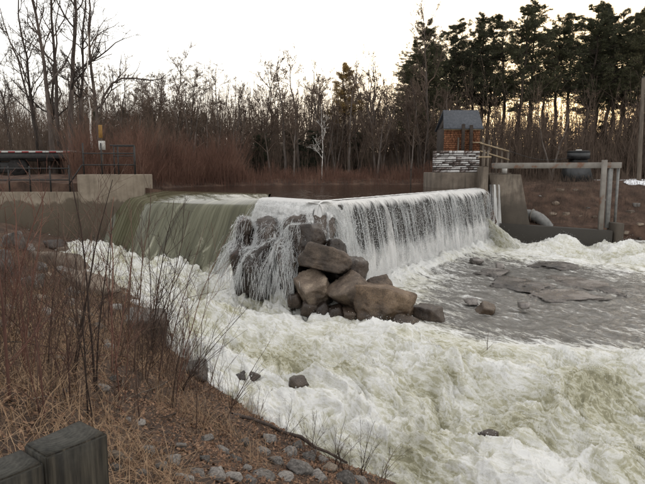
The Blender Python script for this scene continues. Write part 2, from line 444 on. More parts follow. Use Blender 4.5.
def prism(pts, d, bev=.012):
    """closed polygon pts (3d) extruded by vector d, edges bevelled"""
    bm = bmesh.new()
    a = [bm.verts.new(tuple(p)) for p in pts]
    b_ = [bm.verts.new(tuple(np.asarray(p) + d)) for p in pts]
    n = len(pts)
    bm.faces.new(a); bm.faces.new(b_[::-1])
    for i in range(n): bm.faces.new((a[i], b_[i], b_[(i + 1) % n], a[(i + 1) % n]))
    bmesh.ops.recalc_face_normals(bm, faces=bm.faces[:])
    if bev: bmesh.ops.bevel(bm, geom=bm.edges[:], offset=bev, segments=1, affect='EDGES')
    return bm_arrays(bm)
def box(x0, x1, y0, y1, z0, z1, bev=.012):
    return prism([(x0, y0, z0), (x1, y0, z0), (x1, y1, z0), (x0, y1, z0)], np.array([0, 0, z1 - z0]), bev)
def obox(c, ax, L, W, z0, z1, bev=.012):
    """box centred on plan point c, length L along unit vector ax, width W"""
    ax = np.array(ax, float) / np.linalg.norm(ax); pr = np.array([-ax[1], ax[0]])
    q = [np.array(c[:2]) + ax * sx * L / 2 + pr * sy * W / 2 for sx, sy in ((-1, -1), (1, -1), (1, 1), (-1, 1))]
    return prism([(*p, z0) for p in q], np.array([0, 0, z1 - z0]), bev)
def tubes(P, R, k=4):
    """P (m,n,3) polylines, R (m,n) radii -> verts, tris/quads"""
    P = np.asarray(P, float); R = np.asarray(R, float)
    m_, n, _ = P.shape
    T = np.gradient(P, axis=1); T /= np.linalg.norm(T, axis=2, keepdims=True) + 1e-9
    mean = P[:, -1] - P[:, 0]; mean /= np.linalg.norm(mean, axis=1, keepdims=True) + 1e-9
    ref = np.where(np.abs(mean[:, 2:3]) > .8, np.array([[1., .13, 0]]), np.array([[0, .1, 1.]]))
    ref = np.repeat(ref[:, None], n, 1)
    A = np.cross(T, ref); A /= np.linalg.norm(A, axis=2, keepdims=True) + 1e-9
    B = np.cross(T, A)
    an = np.arange(k) * 2 * np.pi / k
    V = P[:, :, None] + R[:, :, None, None] * (A[:, :, None] * np.cos(an)[:, None] + B[:, :, None] * np.sin(an)[:, None])
    V = V.reshape(-1, 3)
    i = np.arange(m_)[:, None, None]; j = np.arange(n - 1)[None, :, None]; q = np.arange(k)[None, None]
    b0 = (i * n + j) * k
    F = np.stack([b0 + q, b0 + (q + 1) % k, b0 + k + (q + 1) % k, b0 + k + q], -1).reshape(-1, 4)
    return V, F
def cat_(parts):
    Vs, Fs, o = [], [], 0
    for V, F in parts:
        if F.shape[1] == 3: F = np.c_[F, F[:, 2]] if False else F
        Vs.append(V); Fs.append(F + o); o += len(V)
    return np.concatenate(Vs), np.concatenate(Fs)
def to_tri(VF):
    V, F = VF
    if F.shape[1] == 4: F = np.concatenate([F[:, [0, 1, 2]], F[:, [0, 2, 3]]])
    return V, F
def rod(p0, p1, r, k=8):
    V, F = tubes(np.array([[p0, p1]], float), np.array([[r, r]]), k)
    V = np.r_[V, [p0, p1]]
    F = np.concatenate([F[:, [0, 1, 2]], F[:, [0, 2, 3]]])
    caps = [[k * 2, (i + 1) % k, i] for i in range(k)] + [[k * 2 + 1, k + i, k + (i + 1) % k] for i in range(k)]
    return V, np.r_[F, caps]
def grid_faces(nr, nc):
    i = np.arange(nr - 1)[:, None]; j = np.arange(nc - 1)[None]
    a = i * nc + j
    return np.stack([a, a + 1, a + nc + 1, a + nc], -1).reshape(-1, 4)
def clean(V, F):
    u = np.unique(F); mp_ = np.full(len(V), -1); mp_[u] = np.arange(len(u))
    return u, mp_[F]
_ico = {}
def ico(s):
    if s not in _ico:
        bm = bmesh.new(); bmesh.ops.create_icosphere(bm, subdivisions=s, radius=1); _ico[s] = bm_arrays(bm)
    return _ico[s]
def rock_verts(seed, s=4, planes=14, soft=18, rough=.05, flat=None):
    planes = int(planes * 1.5); soft = soft * 4
    D, F = ico(s)
    g = np.random.default_rng(seed)
    q_, _r = np.linalg.qr(np.eye(3) + g.normal(0, .28, (3, 3)))
    nn = np.concatenate([q_, -q_]) + g.normal(0, .16, (6, 3)); nn = np.concatenate([nn, g.normal(size=(planes // 2, 3))]); nn /= np.linalg.norm(nn, axis=1, keepdims=True)
    dd = np.r_[g.uniform(.55, .85, 6), g.uniform(.72, 1.0, planes // 2)]
    q = np.clip(D @ nn.T, .02, None) / dd
    r = 1 / (np.sum(q ** soft, axis=1) ** (1 / soft))
    r = np.clip(r, .3, 1.35)
    V = D * r[:, None]
    for i in range(5):
        f = 1.7 * 2 ** i
        nz = n3(V * f + seed * 3.7, i)
        if i in (1, 2): nz = .35 - np.abs(nz) * 1.6        # chipped ridges and grooves
        V = V + D * (nz * rough * 1.25 / (1.6 ** i))[:, None]
    V = V / np.abs(V).max(0)
    return V, F

# ------------------------------------------------------------------ dam plan
A_ = at(319, 202, 0)[:2]                     # apex of the V
B_ = at(485, 188, 0)[:2]                     # right end
L_ = at(146, 190.6, 0)[:2]                   # left end of the spillway
M_ = at(268, 193.9, 0)[:2]                   # right end of the spillway
K_ = at(262, 198, 0)[:2]                     # front left corner of the ledge
R_dir = (B_ - A_) / np.linalg.norm(B_ - A_); R_dn = np.array([R_dir[1], -R_dir[0]])
L_dir = (M_ - L_) / np.linalg.norm(M_ - L_); L_dn = np.array([L_dir[1], -L_dir[0]])
K_dir = (A_ - K_) / np.linalg.norm(A_ - K_); K_dn = np.array([K_dir[1], -K_dir[0]])
LenR = np.linalg.norm(B_ - A_); LenL = np.linalg.norm(M_ - L_); LenK = np.linalg.norm(A_ - K_)

# ------------------------------------------------------------------ river bed levels
WP = [(98, 240, -2.15, .9), (60, 245, -2.3, .9), (20, 240, -2.25, .9), (150, 258, -2.6, .9), (200, 270, -2.85, .9), (240, 280, -2.95, .95), (170, 300, -2.92, 1),
      (120, 280, -2.75, 1), (200, 330, -3.0, 1), (300, 335, -3.08, 1), (270, 302, -3.0, 1), (380, 335, -3.06, 1), (405, 338, -3.06, .8),
      (250, 372, -3.18, 1), (350, 400, -3.38, 1), (450, 420, -3.55, 1), (645, 484, -3.75, 1), (400, 480, -3.7, 1), (645, 400, -3.4, 1),
      (500, 375, -3.2, 1), (500, 340, -3.08, .30), (570, 345, -3.1, .26), (640, 352, -3.14, .32), (450, 335, -3.07, .42), (570, 362, -3.16, .85), (645, 372, -3.22, .9),
      (430, 320, -3.04, .26), (560, 300, -3.02, .14), (560, 270, -2.98, .16), (645, 300, -3.0, .16), (645, 320, -3.05, .18), (500, 310, -3.02, .17),
      (470, 300, -3.0, .18), (440, 295, -3.0, .2), (430, 274, -2.98, .3), (480, 262, -2.96, .22), (410, 292, -3.0, .4), (520, 254, -2.96, .45),
      (400, 274, -2.97, .6), (450, 252, -2.92, .42), (482, 244, -2.9, .5), (560, 246, -2.92, .95), (600, 250, -2.93, 1), (645, 256, -2.95, .9), (645, 268, -2.97, .5),
      (600, 264, -2.96, .45), (560, 261, -2.95, .4), (645, 244, -2.93, .35), (700, 250, -2.93, .5), (720, 300, -3, .15), (720, 400, -3.35, 1), (760, 480, -3.7, 1), (-60, 240, -2.2, .9)]
WP3 = [at(a, b_, c) for a, b_, c, d_ in WP]
river_z0 = RBF(WP3, [p[2] for p in WP])
river_f0 = RBF(WP3, [p[3] for p in WP])
# near bank
BP = [(425, 500, -3.95), (300, 441, -3.36), (340, 462, -3.48), (394, 482, -3.6), (262, 420, -3.24), (230, 398, -3.12), (196, 368, -3.0), (170, 342, -2.9), (152, 305, -2.82), (110, 285, -2.65), (62, 262, -2.3), (20, 244, -2.05), (-30, 236, -1.9),
      (0, 265, -1.55), (40, 290, -1.75), (0, 300, -1.15), (0, 350, -.9), (0, 400, -.78), (60, 350, -1.15), (100, 350, -1.5), (140, 350, -2.0), (100, 400, -1.3), (160, 400, -1.95),
      (200, 440, -2.15), (200, 484, -1.7), (300, 484, -2.75), (250, 460, -2.55), (110, 484, -1.15), (0, 484, -.74), (60, 440, -.98), (-80, 350, -.7), (-80, 270, -1.0), (150, 440, -1.65), (350, 484, -3.2)]
BP3 = [at(*p) for p in BP] + [np.array(p) for p in [(0, 0, -.62), (-1.5, 0, -.6), (1.2, .5, -1.1), (2.5, 1.5, -2.3), (3.2, 3.5, -3.3), (1.8, 6, -3.2), (-3, -3, -.5), (3, -3, -1.6), (5, 1, -3.8), (5.5, 4, -4.3), (-6, 0, -.5), (-10, 4, -.5), (-15, 12, -.6), (-17, 20, -.9), (-15, 25, -1.2)]]
for p in [(440, 474, -3.65), (350, 440, -3.5), (330, 425, -3.45), (290, 400, -3.35), (240, 365, -3.18), (215, 335, -3.0), (195, 310, -2.9), (175, 285, -2.85), (115, 264, -2.5)]:
    q = at(*p); BP3.append(np.array([q[0], q[1], q[2] - .55]))
for p in [(500, 440, -3.5), (420, 400, -3.4), (340, 360, -3.2), (270, 320, -3.0)]:
    q = at(*p); BP3.append(np.array([q[0], q[1], q[2] - 1.3]))
BP3 += [np.array(p) for p in [(8, 8, -5.2), (6, 12, -4.8), (2, 15, -4.6), (-3, 17, -4.2), (-6, 20, -3.8)]]
bank_z0 = RBF(BP3, [p[2] for p in BP3])
def bank_z(x, y):
    z = bank_z0(x, y)
    return z + .07 * fbm2(np.asarray(x) * .9, np.asarray(y) * .9, 5, 31) + .02 * n2(np.asarray(x) * 9, np.asarray(y) * 9, 77)
def on_bank(px, py):
    d = ray(px, py)
    ys = np.arange(1.2, 26, .03); ts = ys / d[1]
    xs = d[0] * ts; zs = CAMZ + d[2] * ts
    k = np.argmax(zs < bank_z(xs, ys))
    return np.array([xs[k], ys[k], float(bank_z(xs[k], ys[k]))])

# ------------------------------------------------------------------ near bank sheet
def spaced(a, b_, n, c, p=1.6):
    """denser around c"""
    u = np.linspace(-1, 1, n); s = np.sign(u) * np.abs(u) ** p
    return np.where(s < 0, c + s * (c - a), c + s * (b_ - c))
bx = spaced(-18, 7, 290, -.8, 1.5); by = spaced(-7, 26.5, 290, 3.5, 1.5)
X, Y = np.meshgrid(bx, by)
Z = bank_z(X, Y)
V = np.stack([X, Y, Z], -1).reshape(-1, 3)
o = link('river_bank', new_mesh('river_bank', V, grid_faces(290, 290), 'bank_soil', True))
tag(o, 'brown leaf-littered near bank sloping down to the rapids', kind='structure')

# ------------------------------------------------------------------ far ground with reservoir basin
SH = np.array([L_ + [-.3, .3], (-9.2, 30.5), (-7.6, 35), (-3.5, 38), (3, 39.6), (7, 39.2), (8.6, 36), B_ + [.6, 3.0], B_ + [.4, 0], A_, K_, M_])
def poly_sd(x, y, P):
    d = np.full(x.shape, 1e9); ins = np.zeros(x.shape, bool)
    n = len(P)
    for i in range(n):
        a, b_ = P[i], P[(i + 1) % n]
        ex, ey = b_ - a
        tt = np.clip(((x - a[0]) * ex + (y - a[1]) * ey) / (ex * ex + ey * ey), 0, 1)
        d = np.minimum(d, np.hypot(x - a[0] - tt * ex, y - a[1] - tt * ey))
        c = ((a[1] > y) != (b_[1] > y)) & (x < (b_[0] - a[0]) * (y - a[1]) / (b_[1] - a[1] + 1e-12) + a[0])
        ins ^= c
    return np.where(ins, -d, d)
def far_z(x, y):
    x = np.asarray(x, float); y = np.asarray(y, float)
    sd_ = poly_sd(x, y, SH)
    z = np.where(sd_ < 0, np.maximum(sd_ * .6, -2.2), np.minimum(sd_ * .22, .35))
    hill = sstep(46, 85, y) * 3.2
    z = z + np.where(sd_ > 0, hill, 0)
    # trailer yard on the left is higher
    z = z + sstep(-8.5, -11, x) * sstep(26, 29, y) * (sd_ > 0) * .35
    # river side: low ground right of and in front of the walls
    s_r = (y - 31.2) + .06 * (x - 10)
    zr = -3.6 + sstep(-1.2, .2, s_r) * 1.5 + sstep(-.2, 5.5, s_r) * 2.35
    right = sstep(8.8, 10.2, x - .1 * (y - 31))
    z = z * (1 - right) + (zr + hill) * right
    # in front of the dam: down to the river bed
    dnR = (x - A_[0]) * R_dn[0] + (y - A_[1]) * R_dn[1]; dnL = (x - L_[0]) * L_dn[0] + (y - L_[1]) * L_dn[1]; dnK = (x - K_[0]) * K_dn[0] + (y - K_[1]) * K_dn[1]
    front = (sd_ > 0) & (((dnR > -.3) & (y < 30.7)) | ((dnL > -.3) & (x < 2) & (y < 26.5)))
    z = np.where(front, -4.2, z)
    z = np.where((sd_ <= 0) & ((dnR > -2.2) | (dnL > -2.2) | (dnK > -2.2) | (y < 24.5)), -2.2, z)
    return z
def far_zn(x, y):
    return far_z(x, y) + .10 * fbm2(np.asarray(x) * .5, np.asarray(y) * .5, 4, 12)
gx = np.r_[np.linspace(-420, -40, 20)[:-1], np.linspace(-40, 45, 240), np.linspace(45, 420, 20)[1:]]
gy = np.r_[np.linspace(16, 60, 190), np.linspace(60, 110, 60)[1:], np.linspace(110, 900, 20)[1:]]
X, Y = np.meshgrid(gx, gy)
Z = far_zn(X, Y)
Z = np.where((Y < 26.6) & (X < -2), np.minimum(Z, -2.4 - (Y < 25.5) * 3), Z)
V = np.stack([X, Y, Z], -1).reshape(-1, 3)
o = link('ground', new_mesh('ground', V, grid_faces(len(gy), len(gx)), 'forest_floor', True))
tag(o, 'brown woodland floor around the reservoir', kind='structure')

# ------------------------------------------------------------------ reservoir
pv = [L_ + [-.6, .2], L_ + L_dir * .0, A_ , B_, B_ + [1.2, 0], (10.5, 36), (9, 41), (3, 42), (-4, 41), (-9, 38), (-11, 31)]
bm = bmesh.new()
up = [K_ - K_dn * .15 + K_dir * .2, A_ - (R_dn + K_dn) * .18, B_ - R_dn * .25, B_ + np.array([1.0, .6]), np.array([11, 37]), np.array([8, 42.]), np.array([0, 43.]), np.array([-9, 40.]), np.array([-12, 31.]), L_ - L_dn * .25 + [-.8, .5], L_ - L_dn * .25, M_ - L_dn * .25]
f = bm.faces.new([bm.verts.new((p[0], p[1], -.012)) for p in up])
if f.normal.z < 0: f.normal_flip()
bmesh.ops.recalc_face_normals(bm, faces=bm.faces[:])
V, F = bm_arrays(bm)
if np.cross(V[F[0, 1]] - V[F[0, 0]], V[F[0, 2]] - V[F[0, 0]])[2] < 0: F = F[:, ::-1]
o = link('reservoir', new_mesh('reservoir', V, F, 'reservoir_water'))
tag(o, 'dark still reservoir water behind the dam crest', kind='structure')

# ------------------------------------------------------------------ river surface
NR, NC = 620, 940
ry = np.geomspace(4.6, 33.5, NR)
ang = np.linspace(-.74, .80, NC)
Y, AA = np.meshgrid(ry, ang, indexing='ij')
X = Y * AA
Zb = river_z0(X, Y)
fo = np.clip(river_f0(X, Y), 0, 1)
fl_u = X * .69 - Y * .72; fl_v = X * .72 + Y * .69         # along / across the main flow
wx = .35 * fbm2(X * .8, Y * .8, 3, 41); wy = .35 * fbm2(X * .8, Y * .8, 3, 51)
U = fl_u + wx; W = fl_v + wy
rap = sstep(.30, .75, fo)
dz = np.zeros_like(X)
big = n2(U * .42, W * .55, 60)
dz += rap * .44 * big
lumps = np.zeros_like(X); amp = .19
for i, (fu, fv) in enumerate([(.55, 1.1), (1.15, 2.2), (2.4, 4.2), (5.2, 7.8), (11., 14.), (22., 27.)]):
    nn = n2(U * fu + .6 * lumps, W * fv - .5 * lumps, 63 + i)
    lumps += amp * (np.where(i % 2 == 0, np.abs(nn) * 1.7 - .45, 1.05 - 2.0 * np.abs(nn) ** .8 - .25))
    amp *= .565
tear = n2(U * .9, W * 3.2, 80)
dz += rap * (lumps * (.95 + .5 * n2(U * .35, W * .35, 71)) + .05 * tear)
# standing waves: (px, py, z, length along flow, across, height)
smooth_ = np.zeros_like(X)
for px, py, zz, la, lc, hh, green in [(585, 392, -3.35, 1.1, .55, .42, 1), (270, 352, -2.95, .8, .5, .34, .9), (455, 372, -3.2, 1.0, .5, .26, .5), (330, 372, -3.1, .7, .4, .25, .5),
                             (520, 425, -3.5, .7, .6, .26, .7), (430, 440, -3.5, .8, .4, .2, .3), (150, 268, -2.2, 1.4, .5, .2, .3), (210, 300, -2.55, 1.0, .5, .25, .4), (620, 455, -3.6, .7, .4, .2, .5),
                             (110, 258, -2.05, 1.0, .5, .22, .2), (565, 245, -2.9, 1.6, .5, .22, .1), (630, 252, -2.92, 1.3, .5, .2, .3), (235, 345, -2.85, .8, .4, .2, .4), (390, 350, -3.05, .8, .35, .22, .4)]:
    c = at(px, py, zz)
    du = (X - c[0]) * .69 - (Y - c[1]) * .72; dv = (X - c[0]) * .72 + (Y - c[1]) * .69
    e = np.exp(-((dv - .25 * du) / la) ** 2 - (du / lc) ** 2)
    dz += hh * e; smooth_ = np.maximum(smooth_, green * np.exp(-((dv - .25 * du) / (la * 1.1)) ** 2 - ((du - .15) / (lc * 1.1)) ** 2))
hole = at(488, 437, -3.6)
dz -= .30 * np.exp(-((X - hole[0]) ** 2 + (Y - hole[1]) ** 2) / .06)
# calm pool ripples
calm = 1 - rap
dz += calm * (.045 * n2(X * 1.4 + wx, Y * 2.2 + wy, 90) + .034 * n2(X * 3.3 + wx, Y * 5 + wy, 91) + .017 * n2(X * 7 + 2 * wx, Y * 10, 92) + .008 * n2(X * 15, Y * 19, 93))
# froth heaped along the foot of the right fall
sR = (X - A_[0]) * R_dir[0] + (Y - A_[1]) * R_dir[1]; dR = (X - A_[0]) * R_dn[0] + (Y - A_[1]) * R_dn[1]
foot = np.exp(-((dR - .75) / .55) ** 2) * (sR > -.5) * (sR < LenR + .5)
dz += foot * (.16 + .28 * np.abs(n2(sR * 1.3, dR * 1.3, 95)) + .16 * np.abs(n2(sR * 4, dR * 4, 96)))
fo = np.maximum(fo, foot)
sL = (X - L_[0]) * L_dir[0] + (Y - L_[1]) * L_dir[1]; dL = (X - L_[0]) * L_dn[0] + (Y - L_[1]) * L_dn[1]
footL = np.exp(-((dL - 3.35) / .45) ** 2) * (sL > -1) * (sL < LenL + 1)
dz += footL * (.0 + .25 * np.abs(n2(sL * 1.5, dL * 1.5, 97)))
Z = Zb + dz
white = .44 + 1.35 * lumps + .18 * big - .62 * smooth_ + .35 * foot + .25 * n2(U * .5, W * .7, 88)
flow = np.stack([fl_u + .35 * wx, fl_v + .35 * wy, Z * .8], -1).reshape(-1, 3)
V = np.stack([X, Y, Z], -1).reshape(-1, 3)
F = grid_faces(NR, NC)
dK = (X - K_[0]) * K_dn[0] + (Y - K_[1]) * K_dn[1]
up_wedge = ((dR < -.05) & (dK < 0) & (sR > -2) & (X > K_[0])).ravel() | ((dL < 2.3) & (sL < LenL + .1) & (Y > 17)).ravel() | ((dR < .0) & (sR > .5) & (X < B_[0] + .3)).ravel()
below = (Z < bank_z(X, Y) - .35).ravel()
kill = up_wedge | below
F = F[~kill[F].all(1)]
u_, F2 = clean(V, F)
RIV_V = V[u_]
me = new_mesh('river', RIV_V, F2, 'river_water', True, {'foam': fo.ravel()[u_], 'white': white.ravel()[u_], 'flow': flow[u_]})
o = link('river', me)
tag(o, 'white frothing rapids and shallow dark pool below the dam', kind='structure')
RIV_keep = (~kill).reshape(NR, NC)
def river_z(x, y):
    i = np.clip(np.searchsorted(ry, y), 0, NR - 1); j = int(np.clip(round((x / y - ang[0]) / (ang[1] - ang[0])), 0, NC - 1))
    return float(Z[i, j])

# spray drops thrown off the crests
pr = (rap * np.clip(lumps * 3 + .25, 0, 1) + foot * 2.5 + footL * .8) * RIV_keep * (Y / 20) ** 1.0 * np.gradient(ry)[:, None]
pr = pr.ravel() / pr.sum()
idx = RNG.choice(len(pr), 30000, p=pr)
base = V[idx] + RNG.normal(0, .03, (len(idx), 3))
ft = foot.ravel()[idx]
base[:, 2] += np.abs(RNG.exponential(.05, len(idx))) + ft * np.abs(RNG.exponential(.30, len(idx)))
base[:, :2] += RNG.normal(0, 1, (len(idx), 2)) * (.03 + .22 * ft)[:, None]
tet = np.array([(1, 1, 1), (-1, -1, 1), (-1, 1, -1), (1, -1, -1)]) / 1.7
sz = RNG.uniform(.003, .010, len(idx)) * (1 + .4 * ft)
V_ = (base[:, None] + tet[None] * sz[:, None, None] * RNG.uniform(.6, 1.5, (len(idx), 1, 3))).reshape(-1, 3)
F_ = (np.arange(len(idx))[:, None, None] * 4 + np.array([(0, 1, 2), (0, 3, 1), (0, 2, 3), (1, 3, 2)])[None]).reshape(-1, 3)
o = link('spray', new_mesh('spray', V_, F_, 'spray', True))
tag(o, 'fine white spray drops flying above the rapids', kind='stuff')

# ------------------------------------------------------------------ dam body
def quad_wall(name, p0, p1, dn, prof, mat, parent):
    """profile [(d, z)] swept from p0 to p1 in plan, d measured downstream"""
    a = [(*(p0 + dn * d), z) for d, z in prof]
    return part(name, *prism(a, np.array([*(p1 - p0), 0]), 0), mat, parent)
dam = empty('dam', (A_[0], A_[1], -3.4), 'dark wet V-shaped dam wall behind the falling water', 'dam')
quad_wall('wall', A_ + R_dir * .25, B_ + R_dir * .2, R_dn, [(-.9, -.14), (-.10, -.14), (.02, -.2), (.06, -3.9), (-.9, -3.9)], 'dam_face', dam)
SPK = .205
def spz(d):
    d = np.asarray(d, float); e = np.clip(d, 0, 2.0)
    a = -.075 * e - .052 * e ** 2                           # long glassy shoulder
    f = np.clip(d - 2.0, 0, None); g_ = np.minimum(f, .45)
    return a - .283 * f - 2.1 * g_ ** 2 - 1.9 * np.clip(f - .45, 0, None)
og = [(-.3, -.2)] + [(d, float(spz(d)) - .22) for d in np.linspace(0, 3.0, 18)] + [(3.0, -4.2), (-.3, -4.2)]
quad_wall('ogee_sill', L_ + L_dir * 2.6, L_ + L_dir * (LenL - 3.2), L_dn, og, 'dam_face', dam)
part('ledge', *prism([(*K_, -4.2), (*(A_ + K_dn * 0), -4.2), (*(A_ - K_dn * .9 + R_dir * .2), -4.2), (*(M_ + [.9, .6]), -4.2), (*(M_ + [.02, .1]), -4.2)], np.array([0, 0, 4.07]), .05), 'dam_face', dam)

# right curtain
ns, nv = 850, 46
s_ = np.linspace(-.12, LenR - .05, ns)
hv = np.r_[np.linspace(-.5, 0, 8)[:-1], np.linspace(0, 1, nv - 7) ** 1.4 * 3.15]
S, H = np.meshgrid(s_, hv)
lip = .05 * n2(s_ * 1.2, 0, 5) + .03 * n2(s_ * 4, 0, 6)
def curtain(name, off, spread, mat, wbase, label, seed):
    hp = np.clip(H, 0, None)
    d = np.where(H < 0, H, 0) + (.05 + .36 * np.sqrt(hp + .002)) * (H >= 0) + off * np.clip(H * 3, 0, 1)
    rib = n2(S * 5, H * .22, seed) * .06 + n2(S * 12, H * .5, seed + 1) * .03 + n2(S * 1.7, H * .2, seed + 2) * .09
    d = d + rib * np.clip(hp * 1.6, 0, 1) * spread + np.clip(lip, -.1, .1) * (H > 0) * .5
    z = np.where(H < 0, -.004 - .045 * np.clip((H + .5) / .5, 0, 1) ** 2, -.05 - hp)
    x = A_[0] + R_dir[0] * S + R_dn[0] * d; y = A_[1] + R_dir[1] * S + R_dn[1] * d
    z = z + np.where(H < 0.05, .012 * n2(S * 3, H * 3, seed + 4), 0)
    wv_ = wbase + .30 * np.exp(-np.clip(H + .02, 0, None) / .12) + .26 * sstep(1.3, 3.0, H) - .5 * sstep(LenR - .5, LenR, S + .25 * n2(S * 3, H * 2, 3)) * sstep(.5, 2.5, H) - .10 * sstep(.1, .5, H) * (1 - sstep(.8, 2.2, H)) + .12 * n2(S * .8, H * .3, seed + 7)
    me = new_mesh(name, np.stack([x, y, z], -1).reshape(-1, 3), grid_faces(*S.shape)[:, ::-1], mat, True,
                  {'flow': np.stack([S, H, H * 0], -1).reshape(-1, 3), 'white': wv_.ravel()})
    return me
wf = empty('waterfall', (A_[0], A_[1], -3.1), 'wide white curtain of water falling from the right arm of the dam', None)
wf['kind'] = 'structure'
link('water_sheet', curtain('water_sheet', 0, 1, 'fall_sheet', -.01, '', 110), wf, (-A_[0], -A_[1], 3.1))
link('water_sheet', curtain('front_water_sheet', .10, 1.6, 'fall_clumps', .0, '', 130), wf, (-A_[0], -A_[1], 3.1))
# separate strands
ms = 160
ss = np.sort(RNG.uniform(0, LenR - .1, ms)); h0 = RNG.uniform(.0, .5, ms); h1 = RNG.uniform(1.2, 3.2, ms)
tt = np.linspace(0, 1, 12)
h = h0[:, None] + (h1 - h0)[:, None] * tt
d = .07 + .37 * np.sqrt(h) + RNG.normal(0, .05, ms)[:, None] * h
sx = ss[:, None] + .02 * np.cumsum(RNG.normal(0, .5, (ms, 12)), 1)
P = np.stack([A_[0] + R_dir[0] * sx + R_dn[0] * d, A_[1] + R_dir[1] * sx + R_dn[1] * d, -.05 - h], -1)
R = RNG.uniform(.004, .013, ms)[:, None] * np.sin(np.pi * np.clip(tt * .9 + .06, 0, 1)) ** .6 * RNG.uniform(.6, 1.3, (ms, 12))
Vt, Ft = tubes(P, R, 5)
fl_ = np.repeat(np.stack([sx, h, h * 0], -1).reshape(-1, 3), 5, 0)
me = new_mesh('water_strands', Vt, Ft, 'froth_strand', True, {'flow': fl_, 'white': np.zeros(len(Vt))})
o = link('water_strand', me, wf, (-A_[0], -A_[1], 3.1)); o['kind'] = 'stuff'
# drops in the air round the strands
nd = 16000
q = RNG.uniform(0, 1, nd); hs_ = RNG.uniform(.3, 3.2, nd) ** 1.0; ss_ = RNG.uniform(0, LenR, nd)
dd_ = .07 + .38 * np.sqrt(hs_) + np.abs(RNG.normal(0, .10, nd)) * (.3 + hs_ * .6)
base = np.stack([A_[0] + R_dir[0] * ss_ + R_dn[0] * dd_, A_[1] + R_dir[1] * ss_ + R_dn[1] * dd_, -.05 - hs_], -1)
sz = RNG.uniform(.004, .013, nd)
V_ = (base[:, None] + tet[None] * sz[:, None, None] * np.array([1, 1, 2.2])).reshape(-1, 3)
F_ = (np.arange(nd)[:, None, None] * 4 + np.array([(0, 1, 2), (0, 3, 1), (0, 2, 3), (1, 3, 2)])[None]).reshape(-1, 3)
o = link('water_drops', new_mesh('water_drops', V_, F_, 'spray', True), wf, (-A_[0], -A_[1], 3.1)); o['kind'] = 'stuff'

# soft mist hanging over the foot of the fall
def mist(name, p0, p1, dn, off, rad, hgt, zb, dens, label, seed):
    D_, F_ = ico(4); L = np.linalg.norm(p1 - p0); ax_ = (p1 - p0) / L; c = (p0 + p1) / 2 + dn * off
    k_ = 1 + .25 * n3(D_ * 2.2, seed) + .12 * n3(D_ * 5, seed + 1)
    Vm = D_ * k_[:, None]
    W_ = np.stack([c[0] + ax_[0] * Vm[:, 0] * L * .54 + dn[0] * Vm[:, 1] * rad, c[1] + ax_[1] * Vm[:, 0] * L * .54 + dn[1] * Vm[:, 1] * rad, zb + Vm[:, 2] * hgt], 1)
    mt = bpy.data.materials.new(name); mt.use_nodes = True; MATS[name] = mt; tr_ = mt.node_tree; tr_.nodes.clear()
    pv_ = N(tr_, 'ShaderNodeVolumePrincipled'); pv_.inputs['Color'].default_value = (.97, .97, .97, 1); pv_.inputs['Density'].default_value = dens
    oo = N(tr_, 'ShaderNodeOutputMaterial'); tr_.links.new(pv_.outputs[0], oo.inputs['Volume'])
    o = link('mist', new_mesh('mist', W_, F_, name, True)); tag(o, label, kind='stuff')
mist('mist_a', A_ + R_dir * 2.2, A_ + R_dir * (LenR - .8), R_dn, .85, .9, 1.3, -3.05, .42, 'pale mist at the foot of the right curtain', 330)
mist('mist_b', at(246, 282, -2.95)[:2], at(292, 300, -3.0)[:2], np.array([-.5, -.86]), .1, .6, .55, -3.0, .8, 'pale mist where the cascade meets the rapids', 350)
# left spillway sheet
ns, nv = 340, 100
s_ = np.linspace(-.5, LenL + .05, ns); dv_ = np.linspace(-.5, 3.75, nv)
S, D = np.meshgrid(s_, dv_)
sh_ = .8 * (1 - sstep(-.3, 3.0, S)); Zs = -.004 + np.where(D > 0, spz(np.clip(D, 0, None) + sh_) - spz(sh_), 0)
rib = .035 * n2(S * 2.2 + .4 * D, D * .4, 140) + .02 * n2(S * 6 + .9 * D, D * .5, 141)
Zs = Zs + rib * sstep(1.9, 2.8, D) + .05 * np.abs(n2(S * 3, D * 3, 142)) * sstep(2.8, 3.8, D) + .006 * n2(S * 1.1, D * .8, 143) * sstep(.1, .6, D)
Zs += .07 * np.exp(-((S - (LenL - .3)) / .5) ** 2) * np.exp(-((D - 1.6) / .7) ** 2)
tw = sstep(LenL - 4.5, LenL, S)
end_dn = np.array([.05, -1.0]); dnx = L_dn[0] * (1 - tw) + end_dn[0] * tw; dny = L_dn[1] * (1 - tw) + end_dn[1] * tw
nn_ = np.hypot(dnx, dny); dnx /= nn_; dny /= nn_
Dp = np.clip(D, 0, None); Dm = np.minimum(D, 0)
Dp = Dp * (1 - .06 * (1 - sstep(0, 3, S)))
x = L_[0] + L_dir[0] * S + L_dn[0] * Dm + dnx * Dp; y = L_[1] + L_dir[1] * S + L_dn[1] * Dm + dny * Dp
wv_ = sstep(2.2, 3.5, D) * .55
me = new_mesh('spillway_water', np.stack([x, y, Zs], -1).reshape(-1, 3), grid_faces(nv, ns)[:, ::-1], 'spillway_water', True,
              {'flow': np.stack([S + .35 * D, D, D * 0], -1).reshape(-1, 3), 'white': wv_.ravel()})
o = link('spillway_water', me)
tag(o, 'smooth olive green sheet of water sliding over the left spillway', kind='structure')

